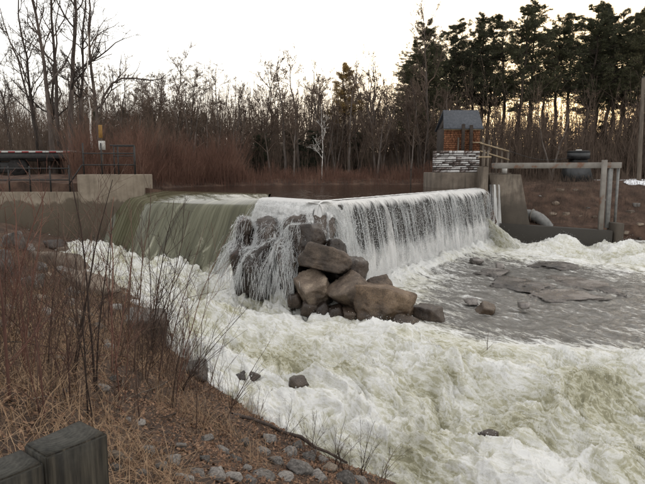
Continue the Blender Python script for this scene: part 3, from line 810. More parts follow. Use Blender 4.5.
# ------------------------------------------------------------------ boulders
ROCKS = []
def rock(name, c, r, seed, mat, label, cat='boulder', group=None, s=4, planes=13, soft=16, rough=.05, rot=(0, 0, 0), collide=False):
    V, F = rock_verts(seed, s, planes, soft, rough)
    me = new_mesh(name, V * np.array(r), F, mat, True)
    o = link(name, me, None, tuple(c)); o.rotation_euler = rot
    tag(o, label, cat, group)
    if collide: ROCKS.append((o, V * np.array(r), F))
    return o
def rock_px(x0, x1, y0, y1, Yd, depth, **kw):
    """boulder filling a pixel box at distance Yd"""
    c = atY((x0 + x1) / 2, (y0 + y1) / 2, Yd); s = Yd / FPX
    return rock('boulder', c, ((x1 - x0) / 2 * s * 1.08, depth, (y1 - y0) / 2 * s * 1.12), **kw)
rock_px(288, 324, 223, 266, 16.8, .75, seed=11, mat='boulder_wet', label='round-topped wet boulder highest in the rock pile, streams beside it', collide=True, rot=(0, .1, .3), s=5)
rock_px(299, 352, 244, 279, 16.0, .9, seed=12, mat='boulder', label='smooth dark brown boulder in the middle of the rock pile', collide=True, rot=(0, .12, .2), soft=8, s=5)
rock_px(292, 332, 270, 310, 15.8, .75, seed=13, mat='boulder', label='blocky brown boulder under the smooth one, at the pile\'s foot', collide=True, rot=(.1, .1, .5), s=5)
rock_px(273, 304, 234, 304, 16.6, .75, seed=14, mat='boulder_wet', label='tall dark wet boulder with streams running down, left in the pile', collide=True, rot=(0, -.1, .1), s=5)
rock_px(324, 378, 273, 314, 15.35, .85, seed=15, mat='boulder', label='pale-topped boulder between the blocky one and the rusty slab', collide=True, rot=(0, .25, .2), s=5)
rock_px(350, 422, 285, 321, 14.8, .8, seed=16, mat='boulder_rust', label='long rusty tan slab boulder at the right end of the pile', collide=True, rot=(.1, .1, -.15), planes=10, s=5)
rock_px(360, 398, 276, 300, 15.4, .6, seed=17, mat='boulder', label='wedge-shaped boulder peeping up behind the rusty slab', collide=True, rot=(0, -.3, .2), s=5)
rock_px(391, 421, 315, 340, 14.3, .4, seed=18, mat='boulder', label='low tan boulder below the right tip of the rusty slab', rot=(0, .2, .4))
rock_px(415, 446, 306, 326, 14.9, .4, seed=19, mat='boulder_wet', label='dark squarish boulder standing in the pool right of the pile', rot=(0, .05, .6), planes=7)
rock_px(236, 254, 214, 242, 18.4, .6, seed=20, mat='boulder_wet', label='dark knob of rock sticking out left of the cascade top', collide=True, s=5)
rock_px(238, 254, 234, 262, 18.2, .5, seed=21, mat='boulder_wet', label='small dark rock right under the knob beside the spillway', collide=True)
rock_px(228, 262, 238, 298, 18.0, .8, seed=27, mat='boulder_wet', label='dark wet boulder wedged against the spillway end, foot in foam', collide=True, s=5)
rock_px(244, 294, 215, 266, 18.5, 1.0, seed=22, mat='boulder_wet', label='broad wet boulder veiled by the white cascade, upper left of pile', collide=True, rough=.09, s=5)
rock_px(242, 288, 242, 300, 17.6, 1.0, seed=28, rot=(.15, -.25, .4), mat='boulder_wet', label='lower wet boulder veiled by the white cascade at its foot', collide=True, rough=.09, s=5)
rock_px(280, 334, 216, 252, 17.5, .8, seed=24, mat='boulder_wet', label='boulder just under the dam lip at the top of the cascade', collide=True, rough=.09, s=5)
rock_px(318, 350, 234, 280, 16.7, .75, seed=25, mat='boulder_wet', label='wet boulder behind the smooth one, against the right curtain', collide=True, rough=.08, s=5)
rock_px(340, 372, 258, 292, 16.2, .7, seed=26, mat='boulder_wet', label='wet boulder behind the pale-topped one, washed by the curtain', collide=True, rough=.08)
for i, (a, b_, c, d_, Yd) in enumerate([(300, 318, 299, 317, 15.3), (314, 331, 302, 321, 15.1), (327, 345, 304, 323, 14.95), (341, 357, 306, 323, 14.8), (286, 303, 292, 308, 15.8)]):
    rock_px(a, b_, c, d_, Yd, .3, seed=30 + i, mat='boulder_wet', label=['second', 'third', 'fourth', 'fifth', 'first'][i] + ' from the left of the small wet stones under the rock pile', group='stones at the foot of the rock pile', s=3)
# pool rocks
rock_px(476, 496, 302, 319, 15.6, .32, seed=40, mat='boulder_rust', label='lone reddish brown rock sitting in the shallow pool', rot=(0, .2, .3))
rock_px(465, 479, 298, 305, 16.3, .25, seed=41, mat='bedrock', label='low flat rock just left of the lone reddish rock', s=3)
rock_px(518, 530, 302, 308, 15.6, .3, seed=42, mat='bedrock', label='low grey rock right of the lone reddish rock', s=3)
rock_px(469, 483, 258, 264, 23.5, .4, seed=43, mat='bedrock', label='small dark rock near the foot of the fall', s=3)
rock_px(495, 505, 263, 269, 22, .3, seed=44, mat='bedrock', label='tiny dark rock in the pool behind the bedrock slabs', s=3)
for i, (a, b_, c, d_, z_, dep, lab) in enumerate([
        (492, 552, 270, 296, -3.05, 1.15, 'wide low bedrock slab left of the others in the pool'),
        (548, 600, 268, 292, -3.05, 1.1, 'central cracked bedrock slab awash in the pool'),
        (522, 606, 284, 304, -3.08, .75, 'nearest long bedrock slab awash in the pool'),
        (590, 626, 278, 299, -3.06, .8, 'rightmost bedrock slab sloping under the pool water'),
        (474, 512, 264, 278, -3.03, .8, 'low bedrock slab farthest left towards the fall'),
        (530, 586, 256, 270, -3.02, .9, 'farthest bedrock slab below the gate outflow')]):
    c3 = at((a + b_) / 2, (c + d_) / 2 + 4, z_)
    rock('bedrock_slab', (c3[0], c3[1], c3[2]), ((b_ - a) / 2 * c3[1] / FPX * 1.15, dep * 1.35, .20 + .04 * (i == 1)), 50 + i, 'bedrock', lab, 'bedrock', None, 5, 16, 14, .10, (0, 0, .25 - .1 * i))
# rocks in the rapids by the near bank
def rock_on(px0, px1, py0, py1, seed, mat, label, group=None, bank=True, s=3, cat='rock', depth=None, sink=.25, **kw):
    c = on_bank((px0 + px1) / 2, py1 - (py1 - py0) * .3)
    k = c[1] / FPX
    rx, rz = (px1 - px0) / 2 * k * 1.1, (py1 - py0) / 2 * k * 1.15
    return rock('stone' if cat == 'stone' else 'rock', (c[0], c[1], c[2] + rz * (1 - sink * 2)), (rx, depth or (rx + rz) / 2, rz), seed, mat, label, cat, group, s, **kw)
c3 = at(248, 380, -3.15); rock('rock', (c3[0], c3[1], c3[2] + .06), (.3, .26, .17), 72, 'boulder_wet', 'dark brown rock in the rapids by the near bank', 'rock', s=4, rot=(0, .1, .5))
c3 = at(297, 382, -3.05); rock('rock', (c3[0], c3[1], c3[2] + .0), (.24, .2, .13), 61, 'boulder_wet', 'small brown rock half drowned in the rapids', 'rock', s=3)
c3 = at(488, 440, -3.65); rock('rock', (c3[0], c3[1], c3[2] + .02), (.2, .18, .2), 65, 'boulder_wet', 'dark rock showing through a hole in the foaming rapids', 'rock', s=3)
rock_on(28, 96, 252, 276, 63, 'stone_tan', 'long tan slab rock slanting to the water below the left wall', s=4, depth=.7, rot=(0, .2, -.1))
rock_on(66, 116, 276, 298, 64, 'stone_tan', 'second tan slab rock just below the longest one', s=4, depth=.6, rot=(0, .3, 0))
rock_on(0, 28, 233, 256, 65, 'stone_grey', 'grey rock at the left edge near the concrete wall', s=4)
rock_on(-6, 16, 254, 286, 66, 'stone_grey', 'pale grey rock at the far left edge of the bank', s=4)
rock_on(14, 40, 276, 296, 67, 'stone_grey', 'rounded pale grey rock left of the tan slabs', s=4)
rock_on(128, 170, 312, 350, 68, 'boulder_wet', 'large dark blocky rock at the water behind the bare stems', s=4, planes=9, rot=(0, .1, .3))
rock_on(44, 66, 240, 252, 69, 'boulder_wet', 'dark rock at the waterline below the wall', s=3)
rock_on(176, 210, 362, 384, 70, 'boulder_wet', 'flat dark ledge rock at the water edge below the saplings', s=4, depth=.4)
# small stones on the bank
svar = []
for i in range(7):
    V, F = rock_verts(200 + i, 3, 8, 14, .05); svar.append(new_mesh('stone', V, F, 'stone_tan' if i == 2 else 'stone_grey', True))
def stone_at(c, r, label, group):
    o = bpy.data.objects.new('stone', random.choice(svar)); col.objects.link(o)
    sx_, sy_, sz_ = r * random.uniform(.8, 1.3), r * random.uniform(.7, 1.2), r * random.uniform(.45, .8)
    o.scale = (sx_, sy_, sz_); o.location = (c[0], c[1], c[2] + sz_ * .12)
    o.rotation_euler = (random.uniform(-.4, .4), random.uniform(-.4, .4), random.uniform(0, 6.28))
    tag(o, label, 'stone', group)
LAB_S = 'grey angular stone among dead leaves low on the near bank'
big_st = [(112, 456, 9), (148, 452, 9), (172, 462, 10), (160, 470, 7), (206, 440, 7), (216, 478, 11), (235, 462, 9), (197, 474, 8), (180, 448, 6), (232, 478, 8), (246, 470, 7), (262, 478, 10), (300, 470, 13), (285, 478, 9), (275, 462, 8),
          (318, 478, 9), (330, 470, 8), (345, 482, 9), (262, 452, 7), (242, 444, 8), (288, 455, 7), (115, 470, 7), (140, 475, 8), (128, 462, 6), (310, 458, 7), (322, 462, 6), (360, 482, 7), (222, 452, 6), (204, 461, 6), (250, 482, 7), (185, 480, 8), (270, 440, 7), (298, 448, 6)]
for px, py, rp in big_st:
    c = on_bank(px, py); stone_at(c, rp * 1.2 * c[1] / FPX, LAB_S, 'stones low on the near bank')
LAB_S2 = 'grey stone among brush on the upper near bank'
for i in range(46):
    px = random.uniform(0, 150); py = random.uniform(250, 345) if i < 38 else random.uniform(345, 430)
    if px > 60 + (py - 250) * 1.1: px *= .5
    c = on_bank(px, py); stone_at(c, random.uniform(4, 9) * c[1] / FPX, LAB_S2, 'stones in the brush on the near bank')

# cascade over the pile: strands that slide over the rocks
bvhs = []
bpy.context.view_layer.update()
vv, ff, off = [], [], 0
for o, V, F in ROCKS:
    M = np.array(o.matrix_world); Wv = V @ M[:3, :3].T + M[:3, 3]
    vv.append(Wv); ff.append(F + off); off += len(V)
vv = np.concatenate(vv); ff = np.concatenate(ff)
bvh = BVHTree.FromPolygons([tuple(p) for p in vv], [tuple(f) for f in ff])
CL0 = LenL - 3.3
hx_, hy_ = np.arange(-4.2, 3.6, .03), np.arange(13.6, 21.5, .03)
HF = np.full((len(hx_), len(hy_)), -4.0)
for i, xq in enumerate(hx_):
    for j, yq in enumerate(hy_):
        hit = bvh.ray_cast(Vector((xq, yq, 2)), Vector((0, 0, -1)))
        if hit[0] is not None: HF[i, j] = hit[0].z
for _ in range(2):                                       # water bridges the narrow cracks
    HF[1:-1, 1:-1] = np.maximum(HF[1:-1, 1:-1], (HF[:-2, 1:-1] + HF[2:, 1:-1] + HF[1:-1, :-2] + HF[1:-1, 2:]) / 4)
GX, GY = np.gradient(HF, .03)
def hq(p):
    i = min(max(int((p.x + 4.2) / .03), 0), len(hx_) - 1); j = min(max(int((p.y - 13.6) / .03), 0), len(hy_) - 1)
    return HF[i, j], GX[i, j], GY[i, j]
def slide(p, vel, steps, jit, rest=.86, zmin=-3.05, gap=.035, dt=.025):
    pts = [p.copy()]
    for k_ in range(steps):
        vel = vel + Vector((random.uniform(-jit, jit), random.uniform(-jit, jit), -9.8 * dt)); p = p + vel * dt
        h_, gx_, gy_ = hq(p)
        pen = h_ + gap - p.z
        if pen > 0:
            gl = math.hypot(gx_, gy_)
            if gl < 2.0 or pen < .06:
                p.z = h_ + gap
                nor = Vector((-gx_, -gy_, 1)).normalized(); vn = vel.dot(nor)
                if vn < 0: vel = (vel - nor * vn * 1.02) * rest
            else:                                        # against a steep face: hug it
                out = Vector((-gx_ / gl, -gy_ / gl, 0))
                for q_ in range(12):
                    if hq(p)[0] + gap < p.z: break
                    p = p + out * .03
                vo = vel.dot(out)
                if vo < 0: vel = vel - out * vo
                vel *= rest
        pts.append(p.copy())
        if p.z < zmin: break
    return pts
def start(u, g1, g2):
    """u 0..1 along the apex ledge, 1..1.4 on along the right arm"""
    if u < 1: return Vector((*(K_ + K_dir * (-.1 + (LenK + .1) * u) + K_dn * .05), -.07)), Vector((*K_dn, 0)) * (.95 + .4 * g1) + Vector((*K_dir, 0)) * (.1 + .4 * g2)
    return Vector((*(A_ + R_dir * (u - 1) * 4 + R_dn * .05), -.06)), Vector((*R_dn, 0)) * (.75 + .2 * g1) + Vector((*R_dir, 0)) * (-.1 + .2 * g2)
cas = empty('cascade', (A_[0], A_[1], -2.9), 'lacy white cascade streaming over the rock pile at the dam apex', None); cas['kind'] = 'structure'
for lay in range(3):
    NU, NT = 330, 84; grid = np.zeros((NU, NT, 3)); ok = np.zeros((NU, NT), bool)
    for i in range(NU):
        u = 1.38 * i / (NU - 1)
        p, vel = start(u, float(n2(u * 6, lay * 3.3, 300)) + .25 * lay, float(n2(u * 5, lay * 5.1, 301)))
        pts = slide(p, vel, NT - 1, 0, .88, -3.05, .03 + .03 * lay)
        a = np.array([q[:] for q in pts]); grid[i, :len(a)] = a; ok[i, :len(a)] = True; grid[i, len(a):] = a[-1]
    V = grid.reshape(-1, 3); F = grid_faces(NU, NT)
    keep = ok.reshape(-1)[F].all(1); F = F[keep]
    el_ = np.max([np.linalg.norm(V[F[:, a]] - V[F[:, b_]], axis=1) for a, b_ in ((0, 1), (1, 2), (2, 3), (3, 0), (0, 2), (1, 3))], axis=0)
    F = F[el_ < .34]; uu, F = clean(V, F); V = V[uu]
    V = V + np.stack([n3(V * 9, 310), n3(V * 9, 311), n3(V * 9, 312)], 1) * .02
    me = new_mesh('veil', V, F, 'veil', True, {'flow': np.stack([V[:, 0] * .8 + V[:, 1] * .6, V[:, 2] * 1.0, V[:, 1] * .3], 1), 'white': np.full(len(V), .03 - .03 * lay)})
    link('water_veil', me, cas, (-A_[0], -A_[1], 2.9))
m_ = 4; PP, RR = [], []
LACE = []
for (px, py, Yd, rx) in ((268, 214, 18.6, .85), (248, 218, 18.3, .4), (262, 246, 17.7, .75), (266, 246, 17.3, .8), (268, 246, 17.2, .8), (290, 238, 16.4, .4), (306, 212, 17.5, .85), (245, 240, 18.0, .5), (288, 236, 16.7, .35), (334, 232, 16.9, .45)):
    LACE.append((*atY(px, py, Yd)[:2], rx))
for i in range(9500):
    if i < 2600: p, vel = start(random.uniform(0, 1.35), random.gauss(0, .8), random.gauss(0, .7))
    else:
        lx, ly, lr = random.choice(LACE); a = random.uniform(0, 6.28); r_ = lr * math.sqrt(random.random())
        p = Vector((lx + r_ * math.cos(a), ly + r_ * math.sin(a), 0)); hz_ = hq(p)[0]
        if hz_ < -2.3: continue
        p.z = hz_ + .035; vel = Vector((*K_dn, 0)) * random.uniform(.1, .9) + Vector((random.gauss(0, .25), random.gauss(0, .25), 0))
    q = np.array([q[:] for q in slide(p, vel, 80, .25, .84)])
    if len(q) < 8: continue
    k0 = random.randint(0, len(q) - 7); k1 = min(len(q), k0 + random.randint(3, 7)); q = q[k0:k1]
    L = np.r_[0, np.cumsum(np.linalg.norm(np.diff(q, axis=0), axis=1))]
    if L[-1] < .03: continue
    tq = np.linspace(0, L[-1], m_)
    PP.append(np.stack([np.interp(tq, L, q[:, j]) for j in range(3)], 1) + RNG.normal(0, .006, (m_, 3)))
    RR.append(random.uniform(.0014, .0055) * RNG.uniform(.5, 1.5, m_) * np.array([.5, 1, 1, .4]))
PP = np.array(PP); RR = np.array(RR)
Vt, Ft = tubes(PP, RR, 3)
o = link('water_strand', new_mesh('water_strand', Vt, Ft, 'spray', True), cas, (-A_[0], -A_[1], 2.9)); o['kind'] = 'stuff'
nd = 26000; ii_ = RNG.integers(0, len(PP), nd); jj_ = RNG.integers(0, m_ - 1, nd)
dr = unit_(PP[ii_, jj_ + 1] - PP[ii_, jj_])
base = PP[ii_, jj_] + RNG.normal(0, .025, (nd, 3)) + np.abs(RNG.normal(0, .02, (nd, 1))) * np.array([-.5, -.8, .3])
sz = RNG.uniform(.002, .006, nd)[:, None, None]
V_ = base[:, None] + tet[None] * sz
V_ = (V_ + dr[:, None] * ((tet[None] * sz) * dr[:, None]).sum(2, keepdims=True) * RNG.uniform(1, 5, (nd, 1, 1))).reshape(-1, 3)
F_ = (np.arange(nd)[:, None, None] * 4 + np.array([(0, 1, 2), (0, 3, 1), (0, 2, 3), (1, 3, 2)])[None]).reshape(-1, 3)
o = link('water_drops', new_mesh('water_drops', V_, F_, 'spray', True), cas, (-A_[0], -A_[1], 2.9)); o['kind'] = 'stuff'
# ledge water: thin lip over the apex ledge
ns, nv = 220, 40
s_ = np.linspace(-.1, LenK + .12, ns); hv = np.r_[np.linspace(-.6, 0, 8)[:-1], np.linspace(0, 1, nv - 7) * .75]
S, H = np.meshgrid(s_, hv); hp = np.clip(H, 0, None)
d = np.where(H < 0, H, .04 + .22 * np.sqrt(hp)) + n2(S * 9, H * .7, 160) * .03 * (hp > 0)
z = np.where(H < 0, .012, -.03 - hp)
x = K_[0] + K_dir[0] * S + K_dn[0] * d; y = K_[1] + K_dir[1] * S + K_dn[1] * d
me = new_mesh('ledge_water', np.stack([x, y, z], -1).reshape(-1, 3), grid_faces(nv, ns)[:, ::-1], 'fall_sheet', True,
              {'flow': np.stack([S, H, H * 0], -1).reshape(-1, 3), 'white': (.02 + .3 * np.exp(-np.clip(H, 0, None) / .1)).ravel()})
o = link('ledge_water', me)
# the water wraps round the apex corner
Tq, H = np.meshgrid(np.linspace(-.08, 1.08, 60), np.r_[np.linspace(-.6, 0, 8)[:-1], np.linspace(0, 1, 33) * 1.5]); hp = np.clip(H, 0, None)
dx_ = K_dn[0] * (1 - Tq) + R_dn[0] * Tq; dy_ = K_dn[1] * (1 - Tq) + R_dn[1] * Tq; nq = np.hypot(dx_, dy_); dx_ /= nq; dy_ /= nq
d = np.where(H < 0, H * .5, .05 + .30 * np.sqrt(hp)) + n2(Tq * 4, H * .7, 165) * .03 * (hp > 0)
me = new_mesh('apex_water', np.stack([A_[0] + dx_ * d, A_[1] + dy_ * d, np.where(H < 0, .008, -.04 - hp)], -1).reshape(-1, 3), grid_faces(*H.shape)[:, ::-1], 'fall_sheet', True,
              {'flow': np.stack([Tq * .8 + 30, H, H * 0], -1).reshape(-1, 3), 'white': (.04 + .3 * np.exp(-hp / .15)).ravel()})
ap = link('apex_water', me); tag(ap, 'tongue of water spilling round the point where the two dam arms meet', kind='structure')
tag(o, 'short veil of water spilling over the ledge above the rock pile', kind='structure')

# ------------------------------------------------------------------ left concrete wall, railings
YW = 26.3
def X_at(px, Y): return (px - 322.5) / FPX * Y / 1.0 * 1.0
def xz(px, py, Y): p = atY(px, py, Y); return p[0], p[2]
wall = empty('concrete_wall', (xz(70, 237, YW)[0], YW, -2.4), 'weathered concrete abutment wall at the left end of the dam', 'wall')
xa, zt = xz(-110, 192, YW); xb, _ = xz(79, 192, YW); xc, zb2 = xz(142, 174.5, YW)
part('lower_wall', *box(xa, xb, YW, YW + .6, -4, zt, .02), 'concrete_wall', wall)
part('end_block', *box(xb + .003, xc, YW - .15, YW + 1.6, -4, zb2, .025), 'concrete_wall', wall)
def railing(name, label, Y, posts, rails, r=.032, rearpost=None):
    xs = [xz(p[0], p[1], Y)[0] for p in posts]
    root = empty(name, (np.mean(xs), Y, min(xz(p[0], p[2], Y)[1] for p in posts)), label, 'railing')
    for px, py0, py1 in posts:
        x0, z1 = xz(px, py0, Y); z0 = xz(px, py1, Y)[1]
        part('post', *rod((x0, Y, z0 - .05), (x0, Y, z1), r), 'steel_black', root)
    for (pa, pya, pb, pyb) in rails:
        a = xz(pa, pya, Y); b_ = xz(pb, pyb, Y)
        part('rail', *rod((a[0], Y - .02, a[1]), (b_[0], Y - .02, b_[1]), r * .8), 'steel_black', root)
    return root
railing('pipe_railing', 'black pipe railing on the higher concrete block by the spillway', YW + .12,
        [(82.5, 143, 175), (100.7, 143, 175), (117.5, 145, 175), (133.7, 145, 175)], [(82.5, 153.5, 134, 153.5), (82.5, 165, 134, 165), (110, 145.5, 134, 145.5)], .036)
railing('pipe_railing', 'short black pipe railing at the back of the concrete block', YW + 1.4, [(113.5, 146, 174), (134.5, 146, 174)], [(113.5, 146.5, 134.5, 146.5), (113.5, 156, 134.5, 156)], .03)
railing('pipe_railing', 'lower black pipe railing in front of the trailer', YW + .2,
        [(-40, 166, 193), (-10, 166, 193), (8, 166, 193), (29, 166, 193), (49.5, 166, 193), (68.6, 165, 193)], [(-40, 168.5, 69, 168.5), (-40, 180, 69, 180), (69, 185, 82, 165)], .036)

# flatbed trailer
YT = 30.0
tx0, tzt = xz(-40, 150.5, YT); tx1 = xz(70, 151, YT)[0]
gz = float(far_zn(np.array([-14.]), np.array([30.]))[0])
tr = empty('flatbed_trailer', ((tx0 + tx1) / 2, YT + 1, gz), 'dark flatbed trailer with red and white tape along its edge', 'trailer')
part('deck', *box(tx0, tx1, YT, YT + 2.2, tzt - .10, tzt, .015), 'steel_galv', tr)
part('chassis', *box(tx0, tx1 - 1.0, YT + .35, YT + 1.8, tzt - .55, tzt - .103, .02), 'steel_black', tr)
part('side_skirt', *box(tx0, tx1 - .3, YT + .05, YT + .1, tzt - .42, tzt - .13, .01), 'steel_black', tr)
nst = 16; wst = (tx1 - tx0) / nst
for i in range(nst):
    part('tape_strip', *box(tx0 + i * wst, tx0 + (i + .97) * wst, YT - .012, YT - .003, tzt - .105, tzt - .045, .001), 'paint_red' if i % 2 else 'paint_white', tr)
for px in (15, -12):
    xw = xz(px, 170, YT)[0]; rw = .50
    wh_ = part('wheel', *rod((xw, YT + .25, gz + rw - .06), (xw, YT + .55, gz + rw - .06), rw, 24), 'rubber', tr)
    part('rim', *rod((xw, YT + .20, gz + rw - .06), (xw, YT + .26, gz + rw - .06), rw * .5, 16), 'rubber', wh_)
part('load_pile', *box(tx0, tx0 + 2.5, YT + .3, YT + 1.9, gz + .1, tzt - .6, .05), 'steel_black', tr)

# yellow sign, white box
YS = 29.2
def fz(x, y): return float(far_zn(np.array([x]), np.array([y]))[0])
x0, z1 = xz(98, 125, YS); x1, z0 = xz(102.5, 138, YS)
sg = empty('sign', ((x0 + x1) / 2, YS, fz((x0 + x1) / 2, YS)), 'small yellow ochre sign board on a post behind the railing', 'sign')
part('board', *box(x0, x1, YS, YS + .03, z0, z1, .004), 'paint_yellow', sg)
part('post', *box((x0 + x1) / 2 - .04, (x0 + x1) / 2 + .04, YS + .033, YS + .11, fz((x0 + x1) / 2, YS) - .2, z1 - .05, .005), 'wood_grey', sg)
x0, z1 = xz(99, 141, YS - .5); x1, z0 = xz(105, 150, YS - .5)
bxo = empty('utility_box', ((x0 + x1) / 2, YS - .5, fz(x0, YS - .5)), 'small pale box on a stake below the yellow sign', 'box')
part('cabinet', *box(x0, x1, YS - .6, YS - .4, z0, z1, .01), 'paint_white', bxo)
part('stake', *box((x0 + x1) / 2 - .03, (x0 + x1) / 2 + .03, YS - .53, YS - .47, fz(x0, YS - .5) - .1, z0 - .002, .004), 'wood_grey', bxo)

# ------------------------------------------------------------------ right side: platform, hut, gate works
YP = 32.0
x0, z1 = xz(433, 172.5, YP); x1 = xz(483, 172, YP)[0]
pf = empty('hut_platform', ((x0 + x1) / 2, YP, -2), 'low concrete platform under the hut at the dam\'s right end', 'platform')
part('slab', *box(x0, x1, YP, YP + 3.0, -2.2, z1, .03), 'concrete_right', pf)
zpl = z1
# stone slab wall
x0w, zw1 = xz(433.5, 150.5, YP + .15); x1w = xz(480, 150, YP + .15)[0]
sw = empty('stone_wall', ((x0w + x1w) / 2, YP + .3, zpl), 'low wall of whitewashed peeling stone slabs below the hut', 'wall')
part('core', *box(x0w + .03, x1w - .03, YP + .2, YP + .42, zpl, zw1 - .02, .01), 'wood_dark', sw)
hz = (zw1 - zpl); nrow = 10
row_e = np.r_[0, np.cumsum(np.random.default_rng(77).uniform(.6, 1.5, nrow))]; row_e = row_e / row_e[-1]
for r_ in range(nrow):
    xx = x0w
    while xx < x1w - .02:
        wl = min(random.choice([.15, .25, .4, .6, .8]) * random.uniform(.8, 1.2), x1w - xx)
        if x1w - xx - wl < .15: wl = x1w - xx
        za = zpl + hz * row_e[r_] + .004 + random.uniform(0, .015); zb_ = zpl + hz * row_e[r_ + 1] - .008 - random.uniform(0, .03)
        part('stone', *box(xx + .006, xx + wl - .008, YP + .10 + random.uniform(0, .05), YP + .36, za, zb_, .012), 'whitewash', sw)
        xx += wl
# hut
YH = YP + .75
hx0, hz1 = xz(444, 128, YH); hx1 = xz(480, 128, YH)[0]
hut = empty('gate_hut', ((hx0 + hx1) / 2, YH + 1, zpl), 'small orange shingled hut with a slate roof above the dam', 'hut')
hd = 2.0
part('wall', *box(hx0, hx1, YH, YH + hd, zpl, hz1, .01), 'wood_dark', hut)
cour = np.arange(zpl + .1, hz1 - .1, .125)
shv = []
for i, zc in enumerate(cour):
    xx = hx0 - random.uniform(0, .15)
    while xx < hx1:
        wl = random.uniform(.14, .24); a = max(xx, hx0 + .01); b2 = min(xx + wl - .012, hx1 - .01)
        if b2 - a > .03:
            t0 = random.uniform(.0, .012)
            shv.append(prism([(a, YH - .03 - t0, zc), (b2, YH - .03 - t0, zc), (b2, YH - .008, zc + .13), (a, YH - .008, zc + .13)], np.array([0, .012, 0]), 0))
        xx += wl
for i, zc in enumerate(cour):
    for yy in np.arange(YH, YH + hd - .1, .21):
        t0 = random.uniform(0, .012)
        shv.append(prism([(hx1 + .03 + t0, yy, zc), (hx1 + .03 + t0, yy + .19, zc), (hx1 + .008, yy + .19, zc + .13), (hx1 + .008, yy, zc + .13)], np.array([-.012, 0, 0]), 0))
o = part('shingle_cladding', *cat_(shv), 'shingle', hut); o['kind'] = 'stuff'
# roof: two slopes, ridge along x
rx0, rx1 = hx0 - .08, hx1 + .14
ze = hz1 + .03; zr_ = ze + 1.02; ym = YH + hd / 2
part('fascia', *box(hx0 - .02, hx1 + .04, YH - .14, YH - .06, hz1 - .13, hz1 + .02, .01), 'wood_pale', hut)
slope = np.array([0, hd / 2 + .28, zr_ - ze + .1])
rf = part('roof', *prism([(rx0, YH - .26, ze - .12), (rx1, YH - .26, ze - .12), (rx1 + .02, ym, zr_), (rx0 + .22, ym, zr_)], np.array([0, .02, .07]), .01), 'roof_slate', hut)
part('roof', *prism([(rx0, YH + hd + .26, ze - .12), (rx1, YH + hd + .26, ze - .12), (rx1 + .02, ym + .02, zr_ - .002), (rx0 + .22, ym + .02, zr_ - .002)], np.array([0, .02, .07]), .01), 'roof_slate', hut)
part('gable', *prism([(hx1 + .0, YH + .03, hz1), (hx1, YH + hd - .03, hz1), (hx1, ym, zr_ - .12)], np.array([-.05, 0, 0]), 0), 'wood_dark', hut)
part('gable', *prism([(hx0 + .02, YH + .03, hz1), (hx0 + .02, YH + hd - .03, hz1), (hx0 + .3, ym, zr_ - .12)], np.array([.05, 0, 0]), 0), 'wood_dark', hut)
nsh = 7
for px, wpx in ((463.5, 3.0), (471.5, 3.4)):
    xx, zz = xz(px, 124 + (px > 470) * 1, YH - .3)
    part('post', *box(xx - .08, xx + .09, YH - .36, YH - .20, zw1 - .5, zz, .015), 'wood_dark', hut)
xx, _ = xz(459, 130, YH - .1); part('trim_board', *box(xx - .05, xx + .05, YH - .07, YH - .035, zw1 - .1, zw1 + .75, .005), 'wood_grey', hut)
xx, zz = xz(476, 143, YH - .2)
part('ledge_board', *box(xx - .3, xx + .35, YH - .2, YH - .12, zz, zz + .06, .005), 'wood_pale', hut)
# pier beside the slot
x0, z1 = xz(480.5, 160, YP - .9); x1 = xz(488, 160, YP - .9)[0]
pr_ = empty('gate_pier', ((x0 + x1) / 2, YP - .9, -3.2), 'narrow concrete pier between the curtain and the gate slot', 'pier')
part('pier', *box(x0 + .12, x1, YP - 1.1, YP + 1.5, -3.5, z1 - .35, .03), 'concrete_right', pr_)
part('gate_frame', *box(x0 + .1, x0 + .2, YP - 1.13, YP - 1.0, z1 - .347, z1 + .55, .01), 'wood_grey', pr_)
part('gate_frame', *box(x1 - .12, x1 - .02, YP - 1.13, YP - 1.0, z1 - .347, z1 + .5, .01), 'wood_grey', pr_)
part('cross_board', *box(x0 - .2, x1 + .1, YP - 1.17, YP - 1.133, z1 + .12, z1 + .2, .006), 'wood_pale', pr_)
# wooden railing on the platform
rp = []
rr_ = empty('wooden_railing', (xz(495, 165, YP + .6)[0], YP + .6, zpl), 'weathered wooden railing beside the hut platform', 'railing')
for px, pt, pb in ((483, 138, 172), (489, 140, 172), (497, 146, 172), (502, 148, 172), (508, 150, 172)):
    xx, zt_ = xz(px, pt, YP + .6 + (px - 483) * .02); zb_ = xz(px, pb, YP + .6)[1]
    part('post', *box(xx - .05, xx + .05, YP + .55 + (px - 483) * .02, YP + .65 + (px - 483) * .02, zb_ - .3, zt_, .01), 'wood_grey', rr_)
for (pa, ya, pb, yb) in ((480, 143, 509, 151.5), (480, 151, 509, 160)):
    a = atY(pa, ya, YP + .45); b_ = atY(pb, yb, YP + .95)
    part('rail', *rod(a, b_, .045, 6), 'wood_pale', rr_)
# deck behind the pier carrying the railing
x0, z1 = xz(481, 172.5, YP); x1 = xz(512, 172.5, YP)[0]
dk = empty('gate_deck', ((x0 + x1) / 2, YP + .8, zpl), 'small deck of planks over the gate slot', 'deck')
npl = 8
for i in range(npl):
    a = x0 + .02 + (x1 - x0) * i / npl; part('plank', *box(a, a + (x1 - x0) / npl - .02, YP + .1, YP + 1.7, zpl - .12, zpl - .04, .008), 'wood_grey', dk)
# white cap
xx, zz = xz(504.6, 170, YP - .2)
wc = empty('white_bucket', (xx, YP - .2, zz - .18), 'small white bucket on the gate deck under the beam', 'bucket')
part('body', *rod((xx, YP - .2, zz - .2), (xx, YP - .2, zz + .12), .14, 14), 'paint_white', wc)
part('rim', *rod((xx, YP - .2, zz + .12), (xx, YP - .2, zz + .15), .155, 14), 'steel_black', wc)
